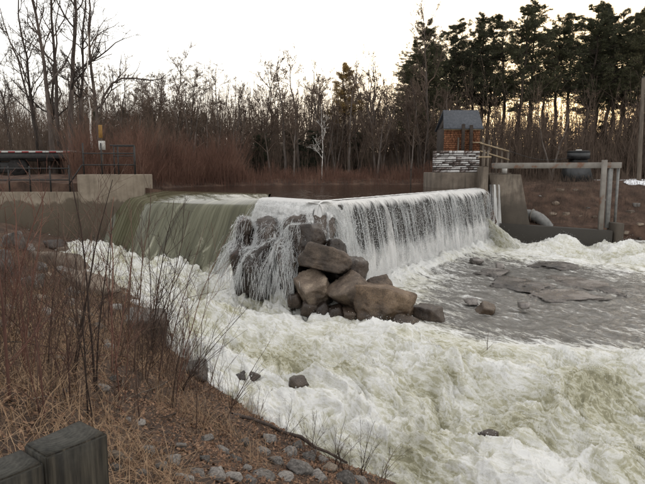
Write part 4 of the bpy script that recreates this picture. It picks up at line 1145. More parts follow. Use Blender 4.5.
# wing wall
ww = empty('wing_wall', (xz(508, 224, 30.8)[0], 30.8, -3.2), 'tall tapered concrete wing wall right of the gate slot', 'wall')
q = [atY(489, 174.5, 31.6), atY(521, 174.5, 31.0), atY(530, 226, 30.4), atY(531, 246, 30.3), atY(499, 246, 30.8), atY(498, 226, 31.0)]
part('wall', *prism(q, np.array([.05, .75, 0]), .02), 'concrete_right', ww)
# low training wall
lw = empty('training_wall', (xz(560, 240, 30)[0], 30, -3.4), 'long low dark concrete wall along the outflow', 'wall')
a0 = atY(500, 223.5, 30.7); a1 = atY(613, 231, 29.0)
part('wall', *prism([(a0[0], a0[1], -4), (a1[0], a1[1], -4), (a1[0], a1[1], a1[2]), (a0[0], a0[1], a0[2])], np.array([.1, .55, 0]), .02), 'concrete_low', lw)
b0 = atY(611.5, 223, 29.2); b1 = atY(621.5, 223, 29.2)
part('end_block', *box(b0[0] + .12, b1[0], 28.9, 29.9, -4, b0[2], .02), 'concrete_right', lw)
# gantry beam and posts
YB = 29.5
gb = empty('steel_gantry', (xz(608, 230, YB)[0], YB, b0[2]), 'long rust-stained steel beam carried on posts over the outflow', 'gantry')
g0 = atY(492, 163, 31.2); g1 = atY(622, 162.3, YB)
gh = 5.8 * YB / FPX
part('beam', *prism([(g0[0], g0[1], g0[2]), (g1[0], g1[1], g1[2]), (g1[0], g1[1], g1[2] - gh), (g0[0], g0[1], g0[2] - gh)], np.array([.03, .22, 0]), .01), 'steel_rust', gb)
for pa, pb, yt, yb, m_n, Yo in ((602.5, 607, 160, 229, 'steel_rust', -.14), (609, 613, 163, 226, 'steel_galv', .26), (617.5, 620.3, 162, 224, 'steel_galv', .3)):
    x0, z1 = xz((pa + pb) / 2, yt, YB + Yo); z0 = xz(pa, yb, YB + Yo)[1]; hw = (pb - pa) / 2 * YB / FPX
    if pa > 615: part('post', *rod((x0, YB + Yo, z0 - .15), (x0, YB + Yo, z1 - .1), hw, 10), m_n, gb)
    else: part('post', *box(x0 - hw, x0 + hw, YB + Yo - .08, YB + Yo + .08, z0 - .1, z1, .01), m_n, gb)
# culvert: corrugated half pipe end by the wing wall
cv = empty('outlet_pipe', (*atY(540, 224, 31.2)[:2], -2.2), 'grey metal outlet pipe bending down beside the wing wall', 'pipe')
P = np.array([atY(516, 215, 32.4), atY(526, 214.5, 32.0), atY(534, 215.5, 31.7), atY(540, 218.5, 31.5), atY(545, 223, 31.4), atY(550, 230, 31.3)])
tq = np.linspace(0, 5, 26); P = np.stack([np.interp(tq, np.arange(6), P[:, j]) for j in range(3)], 1)
for _ in range(3): P[1:-1] = (P[:-2] + 2 * P[1:-1] + P[2:]) / 4
Vt, Ft = tubes(P[None], (.30 + .012 * (np.arange(26) % 2))[None], 20)
part('shell', Vt, Ft, 'steel_galv', cv, True)
part('flange', *rod(P[9] - (P[10] - P[8]) * .15, P[9] + (P[10] - P[8]) * .15, .37, 20), 'steel_rust', cv)
# black hooded valve stand
YK = 37.0
bx0, bz0 = xz(575.5, 181, YK); s_k = YK / FPX
hk = empty('hooded_hoist', (bx0, YK, bz0), 'black hooded hoist with flared skirt standing on the right bank', 'hoist')
def frust(c, r0, r1, z0, z1, k=4, rot=math.pi / 4):
    a = np.arange(k) * 2 * np.pi / k + rot
    V = np.r_[np.stack([c[0] + r0 * np.cos(a), c[1] + r0 * np.sin(a), np.full(k, z0)], 1), np.stack([c[0] + r1 * np.cos(a), c[1] + r1 * np.sin(a), np.full(k, z1)], 1)]
    F = [[i, (i + 1) % k, k + (i + 1) % k] for i in range(k)] + [[i, k + (i + 1) % k, k + i] for i in range(k)] + [[k, k + i, k + i + 1] for i in range(1, k - 1)] + [[0, i + 1, i] for i in range(1, k - 1)]
    return V, np.array(F)
def zpx(py): return xz(575, py, YK)[1]
part('skirt', *frust((bx0, YK), 13.5 * s_k * 1.35, 9 * s_k * 1.3, bz0 - .1, zpx(163)), 'black_tarp', hk)
part('neck', *frust((bx0 + .1, YK), 8 * s_k * 1.2, 7.5 * s_k * 1.2, zpx(163) - .01, zpx(159)), 'steel_black', hk)
part('drum', *frust((bx0 + .1, YK), 10.5 * s_k, 10.5 * s_k, zpx(159.2), zpx(152), 20), 'black_tarp', hk)
part('lid', *frust((bx0 + .1, YK), 11 * s_k, 9 * s_k, zpx(152.1), zpx(150.8), 20), 'steel_black', hk)
part('cap', *frust((bx0 + .1, YK), 3.2 * s_k, 2.6 * s_k, zpx(151), zpx(149.6), 12), 'paint_white', hk)
# stay cable to the hoist
ca = atY(509, 151, YP + .9); cb = atY(574, 157, YK); ts_ = np.linspace(0, 1, 14)
P = np.array([ca + (cb - ca) * q for q in ts_]); P[:, 2] -= .35 * np.sin(np.pi * ts_)
Vt, Ft = tubes(P[None], np.full((1, 14), .015), 5)
o = part('cable', Vt, Ft, 'steel_black', None, True); tag(o, 'thin slack cable from the wooden railing to the black hoist', 'cable')
# utility pole, right
YU = 36.0
x0, z0 = xz(638.5, 186, YU); x1, z1 = xz(643.5, 78, YU)
po = empty('utility_pole', (x0, YU, z0), 'leaning weathered wooden pole at the right edge', 'pole')
Vt, Ft = tubes(np.array([[(x0, YU, z0 - .3), ((x0 + x1) / 2, YU, (z0 + z1) / 2), (x1, YU, z1)]]), np.array([[.14, .12, .10]]), 12)
part('shaft', *to_tri((Vt, Ft)), 'wood_grey', po, True)
part('pole_cap', *frust((x1, YU), .105, .05, z1 - .02, z1 + .08, 12), 'steel_black', po)
# stake in the reservoir
x0, z1 = xz(411, 169.5, 33.0)
sk = empty('stake', (x0, 33.0, -.4), 'thin dark stake standing in the reservoir left of the hut', 'stake')
part('shaft', *rod((x0, 33., -1.2), (x0, 33., z1), .035, 8), 'wood_dark', sk)
part('tip', *rod((x0, 33., z1 - .01), (x0, 33., z1 + .05), .05, 8), 'wood_dark', sk)

# gate outflow: slot fall and chute
ns, nv = 60, 60
p0 = atY(488.5, 184.5, 31.3); p1 = atY(498, 184.5, 31.5)
S, H = np.meshgrid(np.linspace(0, 1, ns), np.linspace(0, 1, nv))
bx_ = p0[0] + (p1[0] - p0[0]) * (S * (1 + .15 * H)); hh_ = H * 2.5
by_ = p0[1] - .05 - .25 * np.sqrt(hh_ + .01) + .04 * n2(S * 6, H * 2, 171); bz_ = p0[2] - hh_
me = new_mesh('slot_fall', np.stack([bx_, by_, bz_], -1).reshape(-1, 3), grid_faces(nv, ns)[:, ::-1], 'fall_sheet', True,
              {'flow': np.stack([S * .9, hh_, hh_ * 0], -1).reshape(-1, 3), 'white': (-.05 + .14 * H + .06 * n2(S * 5, H * 2, 9)).ravel()})
go = link('slot_fall', me); tag(go, 'narrow white fall in the gate slot beside the pier', kind='structure')
ns, nv = 90, 50
U_, W_ = np.meshgrid(np.linspace(0, 1, ns), np.linspace(-1, 1, nv))
c0 = atY(484, 217, 30.6); c1 = atY(528, 247, 27.2)
cx = c0[0] + (c1[0] - c0[0]) * U_; cy = c0[1] + (c1[1] - c0[1]) * U_ + W_ * (.75 + .5 * U_)
cz = c0[2] + (-3.0 - c0[2]) * (U_ ** 1.15) - 1.3 * np.abs(W_) ** 2.5 + .10 * np.abs(n2(U_ * 5, W_ * 3, 180)) * (.4 + U_) + .05 * n2(U_ * 14, W_ * 8, 181) + .0
me = new_mesh('gate_chute', np.stack([cx, cy, cz - 1.0 * (np.abs(W_) > .97)], -1).reshape(-1, 3), grid_faces(nv, ns), 'river_water', True,
              {'flow': np.stack([U_ * 4, W_ * 1.4, W_ * 0], -1).reshape(-1, 3), 'white': (.18 + .35 * U_ + .25 * n2(U_ * 3, W_ * 6, 182)).ravel(), 'foam': np.ones(ns * nv)})
o = link('gate_outflow', me); tag(o, 'fast yellowish chute of water bursting from the gate slot', kind='structure')

# loose rocks on the right bank
for i, (px, py) in enumerate([(540, 196), (556, 203), (566, 214), (575, 190), (588, 208), (594, 217), (552, 214), (580, 216), (604, 200), (630, 212), (640, 224), (626, 232), (636, 205), (560, 190), (640, 238)]):
    ys_ = np.arange(30.8, 40, .02); d_ = ray(px, py); xs_ = d_[0] * ys_ / d_[1]; zs_ = CAMZ + d_[2] * ys_ / d_[1]
    kk = int(np.argmax(zs_ < far_zn(xs_, ys_))); r_ = random.uniform(.08, .26)
    rock('rock', (xs_[kk], ys_[kk], zs_[kk] - r_ * .1), (r_ * 1.3, r_, r_ * .7), 600 + i, 'boulder' if i % 4 else 'stone_grey', 'loose rock on the brown bank behind the training wall', 'rock', 'loose rocks on the right bank', 3)
# snow patches
for i, (px, py, rx, ry_) in enumerate([(634, 178, 1.1, .9), (648, 176, 1.3, 1.1), (640, 184, .8, .5), (598, 181, .35, .25)]):
    Yd = 37.5 if i != 2 else 35.5
    x0 = atY(px, py, Yd)[0]
    V, F = ico(4)
    a = np.arctan2(V[:, 1], V[:, 0]); rr2 = 1 + .35 * n2(np.cos(a) * 1.5 + i * 3, np.sin(a) * 1.5, 190)
    W2 = np.stack([x0 + V[:, 0] * rx * rr2, Yd + V[:, 1] * ry_ * rr2, V[:, 2] * .0], 1)
    zz = far_zn(W2[:, 0], W2[:, 1]); W2[:, 2] = zz + V[:, 2] * .10 + .02 + .03 * n2(W2[:, 0] * 3, W2[:, 1] * 3, 191)
    o = part('snow_patch', W2, F, 'snow', None, True)
    tag(o, ['melting snow patch beside the leaning pole', 'snow patch cut by the right edge of the picture', 'thin low snow streak in front of the leaning pole', 'tiny snow remnant right of the black hoist'][i], 'snow')

# ------------------------------------------------------------------ trees
def unit(v): return v / (np.linalg.norm(v, axis=-1, keepdims=True) + 1e-9)
def grow(g, P, R, nper, tr, lenf, ang_, n, wob, up, rfac, droop=0):
    m_, n0, _ = P.shape
    idx = np.repeat(np.arange(m_), nper); M = len(idx)
    t_ = g.uniform(tr[0], tr[1], M); f = t_ * (n0 - 1); i0 = np.minimum(f.astype(int), n0 - 2); fr_ = (f - i0)[:, None]
    p = P[idx, i0] * (1 - fr_) + P[idx, i0 + 1] * fr_
    tan = unit(P[idx, i0 + 1] - P[idx, i0]); rad = R[idx, i0] * (1 - fr_[:, 0]) + R[idx, i0 + 1] * fr_[:, 0]
    rv = g.normal(size=(M, 3)); pe = unit(rv - (rv * tan).sum(1, keepdims=True) * tan)
    a = np.radians(g.normal(ang_[0], ang_[1], M))[:, None]
    d = unit(np.cos(a) * tan + np.sin(a) * pe)
    plen = np.linalg.norm(np.diff(P, axis=1), axis=2).sum(1)[idx]
    L = plen * lenf * (1 - .55 * t_) * g.uniform(.6, 1.25, M)
    out = [p]
    for i in range(n - 1):
        d = unit(d + g.normal(0, wob, (M, 3)) + np.array([0, 0, up]))
        p = p + d * (L / (n - 1))[:, None]; out.append(p)
    Rr = np.minimum(rad * rfac, rad)[:, None] * np.linspace(1, .35, n)[None]
    return np.stack(out, 1), Rr
def bare_tree(seed, H=9., r=.13, spread=1., forks=1, kids=(13, 7, 6, 3), lean=0., rmin=.006):
    g = np.random.default_rng(seed)
    tr, rad = [], []
    for k_ in range(forks):
        n = 12; zs = np.linspace(0, 1, n); dirx, diry = (g.normal(0, .09 * spread, 2) if forks == 1 else .22 * np.array([math.cos(k_ * 6.28 / forks + g.uniform(-.4, .4)), math.sin(k_ * 6.28 / forks + g.uniform(-.4, .4))]) * spread)
        wx_ = np.cumsum(g.normal(0, .012, n)) * H; wy_ = np.cumsum(g.normal(0, .012, n)) * H; hk_ = H * (1 if k_ == 0 else g.uniform(.75, 1))
        bend = zs ** 1.2
        tr.append(np.stack([(dirx + lean) * H * bend + wx_ * zs, diry * H * bend + wy_ * zs, zs * hk_], 1)); rad.append(r * (1 - .86 * zs) * (1.25 - .25 * np.minimum(zs * 8, 1)) * (1 if k_ == 0 else g.uniform(.6, .95)))
    T = np.array(tr); TR = np.array(rad)
    l1, r1 = grow(g, T, TR, kids[0], (.28, .97), .42 * spread, (42, 12), 7, .16, .10, .55)
    l2, r2 = grow(g, l1, r1, kids[1], (.2, 1), .55, (40, 14), 5, .2, .07, .6)
    l3, r3 = grow(g, l2, r2, kids[2], (.15, 1), .55, (40, 15), 4, .22, .05, .65)
    parts_ = [to_tri(tubes(l1, np.maximum(r1, rmin), 5)), to_tri(tubes(l2, np.maximum(r2, rmin), 4)), to_tri(tubes(l3, np.maximum(r3, rmin * .9), 3))]
    if kids[3]:
        l4, r4 = grow(g, l3, r3, kids[3], (.15, 1), .6, (38, 15), 3, .25, .04, .7)
        parts_.append(to_tri(tubes(l4, np.maximum(r4, rmin * .75), 3)))
    return to_tri(tubes(T, TR, 8)), cat_(parts_)
def pine_tree(seed, H=15., r=.2, clear=.35, width=.2, tufts=5, nb=110, droop=-.02, dense=1.):
    g = np.random.default_rng(seed)
    n = 14; zs = np.linspace(0, 1, n)
    T = np.stack([np.cumsum(g.normal(0, .006, n)) * H, np.cumsum(g.normal(0, .006, n)) * H, zs * H], 1)[None]; TR = (r * (1 - .9 * zs))[None]
    # limbs in loose whorls
    M = nb; t_ = clear + (1 - clear) * np.sort(g.random(M)) ** 1.15; t_ = np.round(t_ * 26) / 26 + g.normal(0, .005, M); t_ = np.clip(t_, clear * .9, .985)
    f = t_ * (n - 1); i0 = np.minimum(f.astype(int), n - 2); fr_ = (f - i0)[:, None]
    p = T[0, i0] * (1 - fr_) + T[0, i0 + 1] * fr_
    az = g.uniform(0, 6.283, M); el = np.radians(g.normal(8, 9, M) + 32 * (t_ - .5))
    d = np.stack([np.cos(az) * np.cos(el), np.sin(az) * np.cos(el), np.sin(el)], 1)
    rel = (t_ - clear) / (1 - clear)
    L = H * width * (np.clip(1.1 - rel, .12, 1) ** .6) * np.clip(.55 + rel * 3, 0, 1) * g.uniform(.5, 1.3, M)
    out = [p]; q = p
    for i in range(5):
        d = unit(d + g.normal(0, .09, (M, 3)) + np.array([0, 0, .05 + droop])); q = q + d * (L / 5)[:, None]; out.append(q)
    B = np.stack(out, 1); BR = (r * .22 * (1 - .7 * rel))[:, None] * np.linspace(1, .3, 6)[None]
    s2, sr = grow(g, B, BR, int(11 * dense), (.15, 1), .40, (52, 18), 4, .14, .03, .6)
    br = [to_tri(tubes(B, np.maximum(BR, .012), 4)), to_tri(tubes(s2, np.maximum(sr, .008), 3))]
    # dead stubs below the crown
    if clear > .2:
        Mn = 14; td = g.uniform(.12, clear, Mn); f = td * (n - 1); i0 = f.astype(int); pb = T[0, i0] + (T[0, i0 + 1] - T[0, i0]) * (f - i0)[:, None]
        azd = g.uniform(0, 6.28, Mn); dl = g.uniform(.3, 1.3, Mn); dv2 = np.stack([np.cos(azd), np.sin(azd), g.uniform(-.2, .3, Mn)], 1)
        br.append(to_tri(tubes(np.stack([pb, pb + dv2 * dl[:, None] * .6, pb + dv2 * dl[:, None]], 1), np.tile([.025, .016, .008], (Mn, 1)), 3)))
    # needle tufts
    m2 = len(s2); tq = g.uniform(.15, 1, (m2, tufts)); fi = tq * 3; i0 = np.minimum(fi.astype(int), 2); fr_ = (fi - i0)[..., None]
    ii = np.arange(m2)[:, None]
    c = (s2[ii, i0] * (1 - fr_) + s2[ii, i0 + 1] * fr_).reshape(-1, 3); tdir = unit(s2[:, -1] - s2[:, 0])[:, None].repeat(tufts, 1).reshape(-1, 3)
    K = 7; nC = len(c)
    dn = unit(g.normal(0, 1, (nC, K, 3)) * np.array([1, 1, .7]) + tdir[:, None] * .7 + np.array([0, 0, .35]))
    ln = g.uniform(.10, .24, (nC, K, 1)) * (H / 15) ** .5; sd2 = unit(np.cross(dn, g.normal(size=(nC, K, 3)))) * g.uniform(.008, .020, (nC, K, 1))
    cc = c[:, None] + g.normal(0, .07, (nC, K, 3)) * np.array([1, 1, .6])
    Vn = np.stack([cc - sd2, cc + sd2, cc + dn * ln], 2).reshape(-1, 3)
    Fn = np.arange(len(Vn)).reshape(-1, 3)
    return to_tri(tubes(T, TR, 8)), cat_(br), (Vn, Fn)
def plant_tree(name, meshes, x, y, z, s, rz, label, cat='tree', group=None, tilt=(0, 0)):
    e = bpy.data.objects.new(name, None); col.objects.link(e); e.location = (x, y, z - .08); e.scale = (s, s, s) if np.isscalar(s) else s
    e.rotation_euler = (tilt[0], tilt[1], rz); e.empty_display_size = .3
    tag(e, label, cat, group)
    ch = []
    for pn, me, sub in meshes:
        o = bpy.data.objects.new(pn, me); col.objects.link(o); o.parent = ch[sub] if sub is not None else e; ch.append(o)
        if pn == 'limbs': o['kind'] = 'stuff'
    return e
BARE = []
for i, (H, r, sp, fk, kd, lean) in enumerate([(9, .11, 1, 1, (14, 7, 6, 2), 0), (9, .10, .8, 1, (16, 7, 6, 2), .04), (8.5, .10, 1.2, 2, (9, 7, 6, 2), 0), (9.5, .12, .9, 2, (9, 6, 6, 2), 0),
                                             (8, .08, .7, 3, (7, 6, 6, 2), 0), (9, .09, 1.1, 1, (13, 8, 6, 2), -.06), (9, .085, .65, 1, (16, 6, 6, 2), 0)]):
    tk, cr = bare_tree(300 + i, H, r * 1.35, sp, fk, kd, lean, .0105)
    BARE.append([('trunk', new_mesh('trunk', *tk, 'bark_grey', True), None), ('crown', new_mesh('crown', *cr, 'brush_brown'), None)])
def pine_mesh(seed, mat='needles', **kw):
    tk, br, nd_ = pine_tree(seed, **kw)
    return [('trunk', new_mesh('trunk', *tk, 'bark_pine', True), None), ('limbs', new_mesh('limbs', *br, 'bark_pine'), None), ('crown', new_mesh('crown', *nd_, mat), None)]
PINE = [pine_mesh(400, H=15, clear=.44, width=.20, nb=105), pine_mesh(401, H=15, clear=.52, width=.19, nb=95), pine_mesh(402, H=15, clear=.40, width=.21, nb=115), pine_mesh(403, H=15, clear=.48, width=.17, nb=100), pine_mesh(404, H=15, clear=.16, width=.20, nb=130)]
PINE_N = 0
PINE_Y = [pine_mesh(410, 'needles_amber_lit', H=8, clear=.5, width=.17, nb=46, tufts=4)]
HEM = [pine_mesh(420, 'needles_dark', H=6, clear=.03, width=.32, nb=72, tufts=6, droop=-.12, r=.1), pine_mesh(421, 'needles_dark', H=6, clear=.03, width=.27, nb=72, tufts=6, droop=-.12, r=.1)]

def tree_px(kind, px, pytop, Yd, name, label, group, H0, cat='tree', rz=None, smin=.2, wide=1.0):
    x = (px - 322.5) / FPX * Yd; z = fz(x, Yd)
    zt_ = atY(px, pytop, Yd)[2]
    s = max((zt_ - z) / H0, smin)
    return plant_tree(name, kind, x, Yd, z, (s * wide, s * wide, s), random.uniform(0, 6.28) if rz is None else rz, label, cat, group)
# tall pines on the right bank
pines = [(424, 20, 47, 4, 1.0), (447, 22, 52, 0, 1), (470, 28, 55, 3, 1), (497, 16, 50, 1, 1), (512, 6, 47, 2, 1), (530, 4, 54, 0, 1), (548, 14, 50, 3, 1), (563, 18, 58, 1, 1), (577, 4, 48, 2, 1), (592, 10, 56, 0, 1.), (606, 12, 49, 3, 1),
         (622, 14, 56, 1, 1), (634, 22, 50, 2, 1), (646, 8, 46, 0, 1.1), (485, 30, 60, 2, 1), (540, 28, 62, 1, 1), (460, 40, 60, 2, 1), (585, 34, 62, 2, 1), (615, 34, 62, 0, 1), (405, 62, 58, 3, 1.), (436, 48, 58, 1, 1), (411, 40, 53, 2, 1), (433, 30, 54, 3, 1), (482, 16, 56, 0, 1), (598, 8, 60, 1, 1)]
for i, (px, py, Yd, k_, wd) in enumerate(pines):
    lab = 'tall dark pine in the stand on the right bank'
    grp = 'pines on the right bank'
    if i == 0: lab, grp = 'leftmost tall pine of the stand, left of the hut, limbs low down', None
    elif px == 646: lab, grp = 'rightmost pine, cut by the right edge', None
    elif Yd < 52:
        front = sorted(p[0] for p in pines[1:] if p[2] < 52 and p[0] != 646)
        lab, grp = '%s tall pine from the hut in the front row on the right bank' % ['first', 'second', 'third', 'fourth', 'fifth', 'sixth', 'seventh', 'eighth'][front.index(px)], None
    else: lab = 'tall pine in the back rows of the stand on the right bank'
    tree_px(PINE[k_], px, py, Yd, 'pine_tree', lab, grp, 15, wide=wd * 1.15)
tree_px(PINE_Y[0], 346, 62, 46, 'pine_tree', 'lone pine with sparse crown coloured amber for the light on it, above the bare far shore trees', None, 8)
ORD = ['first', 'second', 'third', 'fourth', 'fifth', 'sixth', 'seventh', 'eighth']
for ev, (px, py, Yd) in enumerate(((240, 140, 46), (262, 132, 45), (290, 128, 47), (316, 130, 45), (338, 126, 48), (360, 132, 47))):
    tree_px(HEM[random.randrange(2)], px, py, Yd, 'hemlock_tree', ORD[ev] + ' from the left of the low dark evergreens across the reservoir', 'low evergreens across the reservoir', 6, wide=1.4)
for px, py, Yd in ((127, 106, 58), (140, 112, 60), (152, 108, 58), (168, 112, 60), (206, 112, 60), (100, 112, 56), (600, 120, 50), (628, 118, 46), (645, 112, 48), (565, 128, 50)):
    right_ = px > 400
    tree_px(HEM[random.randrange(2)], px, py, Yd, 'spruce_tree', 'low evergreen under the tall pines, right' if right_ else 'small evergreen far behind the red brush', 'low evergreens under the pines' if right_ else 'evergreens behind the red brush', 6, wide=.9)
# bare trees across the reservoir
def zone(px):
    for lim, nm in ((150, 'behind the railing and sign'), (250, 'behind the red brush'), (322, 'left of the white birch'), (346, 'between white birch and amber pine'), (400, 'right of the amber pine'), (999, 'beside the leftmost tall pine')):
        if px < lim: return 'leafless grey tree in the far wood, ' + nm, 'bare far trees ' + nm
spots = [(285, 55, 43), (300, 60, 45), (238, 75, 42), (322, 75, 46), (350, 66, 44), (365, 70, 48), (383, 78, 44), (265, 80, 48), (205, 90, 44), (190, 66, 42), (222, 72, 50), (250, 82, 52), (335, 80, 52), (395, 82, 50), (372, 60, 52),
         (182, 78, 46), (160, 72, 44), (172, 60, 50), (310, 88, 55), (275, 92, 56), (405, 88, 46), (418, 80, 52), (130, 80, 44), (145, 84, 50), (118, 90, 46), (358, 84, 56), (213, 84, 56), (242, 96, 44), (295, 90, 42), (328, 98, 43), (376, 96, 42)]
for px, py, Yd in spots:
    tree_px(BARE[random.randrange(len(BARE))], px + random.uniform(-2, 2), py, Yd, 'bare_tree', *zone(px), 9.3)
for i in range(60):
    px = random.uniform(60, 430); Yd = random.uniform(42, 66)
    tree_px(BARE[random.randrange(len(BARE))], px, random.uniform(68, 112), Yd, 'bare_tree', *zone(px), 9.3)
for i in range(34):
    px = random.uniform(428, 665); Yd = random.uniform(39.5, 56)
    tree_px(BARE[random.randrange(len(BARE))], px, random.uniform(82, 130), Yd, 'bare_tree', 'leafless tree under the pines on the right bank', 'bare trees under the right bank pines', 9.3)
for i in range(10):
    px = random.uniform(-60, 60); Yd = random.uniform(40, 56)
    tree_px(BARE[random.randrange(len(BARE))], px, random.uniform(85, 115), Yd, 'bare_tree', 'small leafless tree far behind the trailer', 'bare trees behind the trailer', 9.3)
# tall bare trees by name
tree_px(BARE[1], 428, -6, 44, 'bare_tree', 'tall thin leafless tree rising left of the hut, up to the top edge', None, 9.3, wide=.6)
# birches
tk, cr = bare_tree(350, 6, .045, .7, 1, (9, 6, 4, 0))
BIRCH = [('trunk', new_mesh('trunk', *tk, 'bark_birch', True), None), ('crown', new_mesh('crown', *cr, 'bark_birch'), None)]
tree_px(BIRCH, 322, 104, 41.2, 'birch_tree', 'slim white birch at the far shore, centre of the wood', None, 6)
tk, cr = bare_tree(352, 8, .07, .5, 1, (10, 6, 5, 0), lean=-.02)
BIRCH2 = [('trunk', new_mesh('trunk', *tk, 'bark_birch', True), None), ('crown', new_mesh('crown', *cr, 'brush_brown'), None)]
tree_px(BIRCH2, 96, 20, 30.6, 'birch_tree', 'slender white-barked tree behind the pipe railing', None, 8, wide=1)
# big trees at upper left, each its own mesh
def big_tree(seed, px, Yd, H, r, forks, lean, label, spread=1., kids=(14, 7, 5, 2), limb=None):
    spread *= .72
    tk, cr = bare_tree(seed, H, r, spread, forks, kids, lean, .008)
    x = (px - 322.5) / FPX * Yd
    if limb is not None:
        P = np.array([atY(a, b_, Yd) for a, b_ in limb]) - np.array([x, Yd, fz(x, Yd)]); n_ = len(P); R = np.linspace(.075, .02, n_)
        g_ = np.random.default_rng(seed + 9)
        t1, q1 = grow(g_, P[None], R[None], 12, (.25, 1), .3, (40, 12), 5, .12, .1, .5); t2, q2 = grow(g_, t1, q1, 5, (.2, 1), .5, (38, 12), 4, .15, .05, .6)
        cr = cat_([cr, to_tri(tubes(P[None], R[None], 6)), to_tri(tubes(t1, np.maximum(q1, .008), 4)), to_tri(tubes(t2, np.maximum(q2, .007), 3))])
    return plant_tree('bare_tree', [('trunk', new_mesh('trunk', *tk, 'bark_dark', True), None), ('crown', new_mesh('crown', *cr, 'bark_dark'), None)], x, Yd, fz(x, Yd), 1, 0, label)
big_tree(360, 56, 31.5, 13.5, .15, 1, -.06, 'tall dark leafless tree leaning left behind the trailer')
big_tree(361, 63, 32.5, 14.0, .14, 1, .00, 'straight slim leafless tree second from the left behind the trailer')
big_tree(362, 73, 31.8, 14.5, .18, 1, .02, 'thickest dark leafless tree behind the trailer end', 1.0)
big_tree(363, 102, 33, 13.0, .13, 1, .03, 'leafless tree right of the white trunk with a long limb reaching right', .9, limb=[(100, 112), (103, 96), (112, 82), (122, 77), (135, 77), (150, 79), (160, 78), (166, 73)])
big_tree(364, 50, 34, 11, .13, 2, -.06, 'forked leafless tree deep behind the trailer', 1.0)
big_tree(366, 80, 33.5, 13.5, .12, 1, .06, 'slim leafless tree leaning right behind the thickest trunk', .8)
big_tree(367, 42, 33, 12.5, .11, 1, -.12, 'slim leafless tree leaning strongly left behind the trailer', .9)
big_tree(365, 18, 36, 9, .10, 1, -.1, 'small leafless tree at the far left', 1.1)

# brush masses
def thicket(name, n, xy, hrange, mat, label, r=.010, lean=.25, kids=3, seed=1, zf=far_zn):
    g = np.random.default_rng(seed)
    x, y = xy(g, n); z = zf(x, y) - .05
    h = g.uniform(*hrange, n) * np.clip(.85 + .75 * n2(x * .45, y * .45, 400 + seed), .35, 1.35); a = g.uniform(0, 6.28, n); ln = g.uniform(0, lean, n) * h
    m_ = 3; tt = np.linspace(0, 1, m_)
    P = np.stack([x[:, None] + (np.cos(a) * ln)[:, None] * tt ** 1.6, y[:, None] + (np.sin(a) * ln)[:, None] * tt ** 1.6, z[:, None] + h[:, None] * tt], -1) + g.normal(0, .02, (n, m_, 3)) * h[:, None, None] * tt[None, :, None]
    R = r * g.uniform(.6, 1.5, n)[:, None] * np.linspace(1, .4, m_)[None]
    pr2 = [to_tri(tubes(P, R, 3))]
    if kids:
        k1, rk = grow(g, P, R, kids, (.25, .95), .45, (28, 10), 2, .12, .1, .7)
        pr2.append(to_tri(tubes(k1, np.maximum(rk, r * .4), 3)))
    o = link(name, new_mesh(name, *cat_(pr2), mat)); tag(o, label, kind='stuff')
    return o
def shore_pts(lo, hi, x0, x1, y0, y1):
    def f(g, n):
        xs, ys = [], []
        while len(xs) < n:
            x = g.uniform(x0, x1, 4000); y = g.uniform(y0, y1, 4000)
            s_ = poly_sd(x, y, SH); k_ = (s_ > lo) & (s_ < hi)
            xs += list(x[k_]); ys += list(y[k_])
        return np.array(xs[:n]), np.array(ys[:n])
    return f
thicket('red_brush', 4200, shore_pts(.1, 4.5, -13, -5.5, 28, 40), (.7, 2.7), 'brush_red', 'dense thicket of red leafless brush on the left far shore', .008, .6, 4, 21)
thicket('shore_brush', 4200, shore_pts(.0, 4, -8, 9, 36, 45), (.3, 1.1), 'brush_red', 'low reddish brush along the far shore', .009, .4, 3, 22)
thicket('undergrowth', 7600, lambda g, n: (g.uniform(-34, 10, n), g.uniform(43, 62, n)), (1.5, 5.4), 'brush_brown', 'brown leafless undergrowth filling the far wood', .014, .3, 4, 23)
thicket('undergrowth', 5200, lambda g, n: (g.uniform(8.5, 34, n), g.uniform(38.5, 60, n)), (1.4, 6.2), 'brush_brown', 'brown leafless undergrowth below the right bank pines', .014, .35, 4, 24)
thicket('far_wood', 6500, lambda g, n: (g.uniform(-60, 60, n), g.uniform(62, 90, n)), (4.5, 9), 'brush_brown', 'far wood of thin grey stems closing the background', .024, .15, 3, 25)
thicket('yard_brush', 2600, lambda g, n: (g.uniform(-24, -9.5, n), g.uniform(32.5, 42, n)), (1.0, 3.6), 'brush_brown', 'brown brush behind the trailer at the left', .010, .4, 4, 26)
thicket('bank_brush', 3600, lambda g, n: (g.uniform(10.5, 22, n), g.uniform(31.3, 38, n)), (.12, .75), 'brush_brown', 'low brush and weeds on the bank behind the training wall', .007, .6, 3, 27)

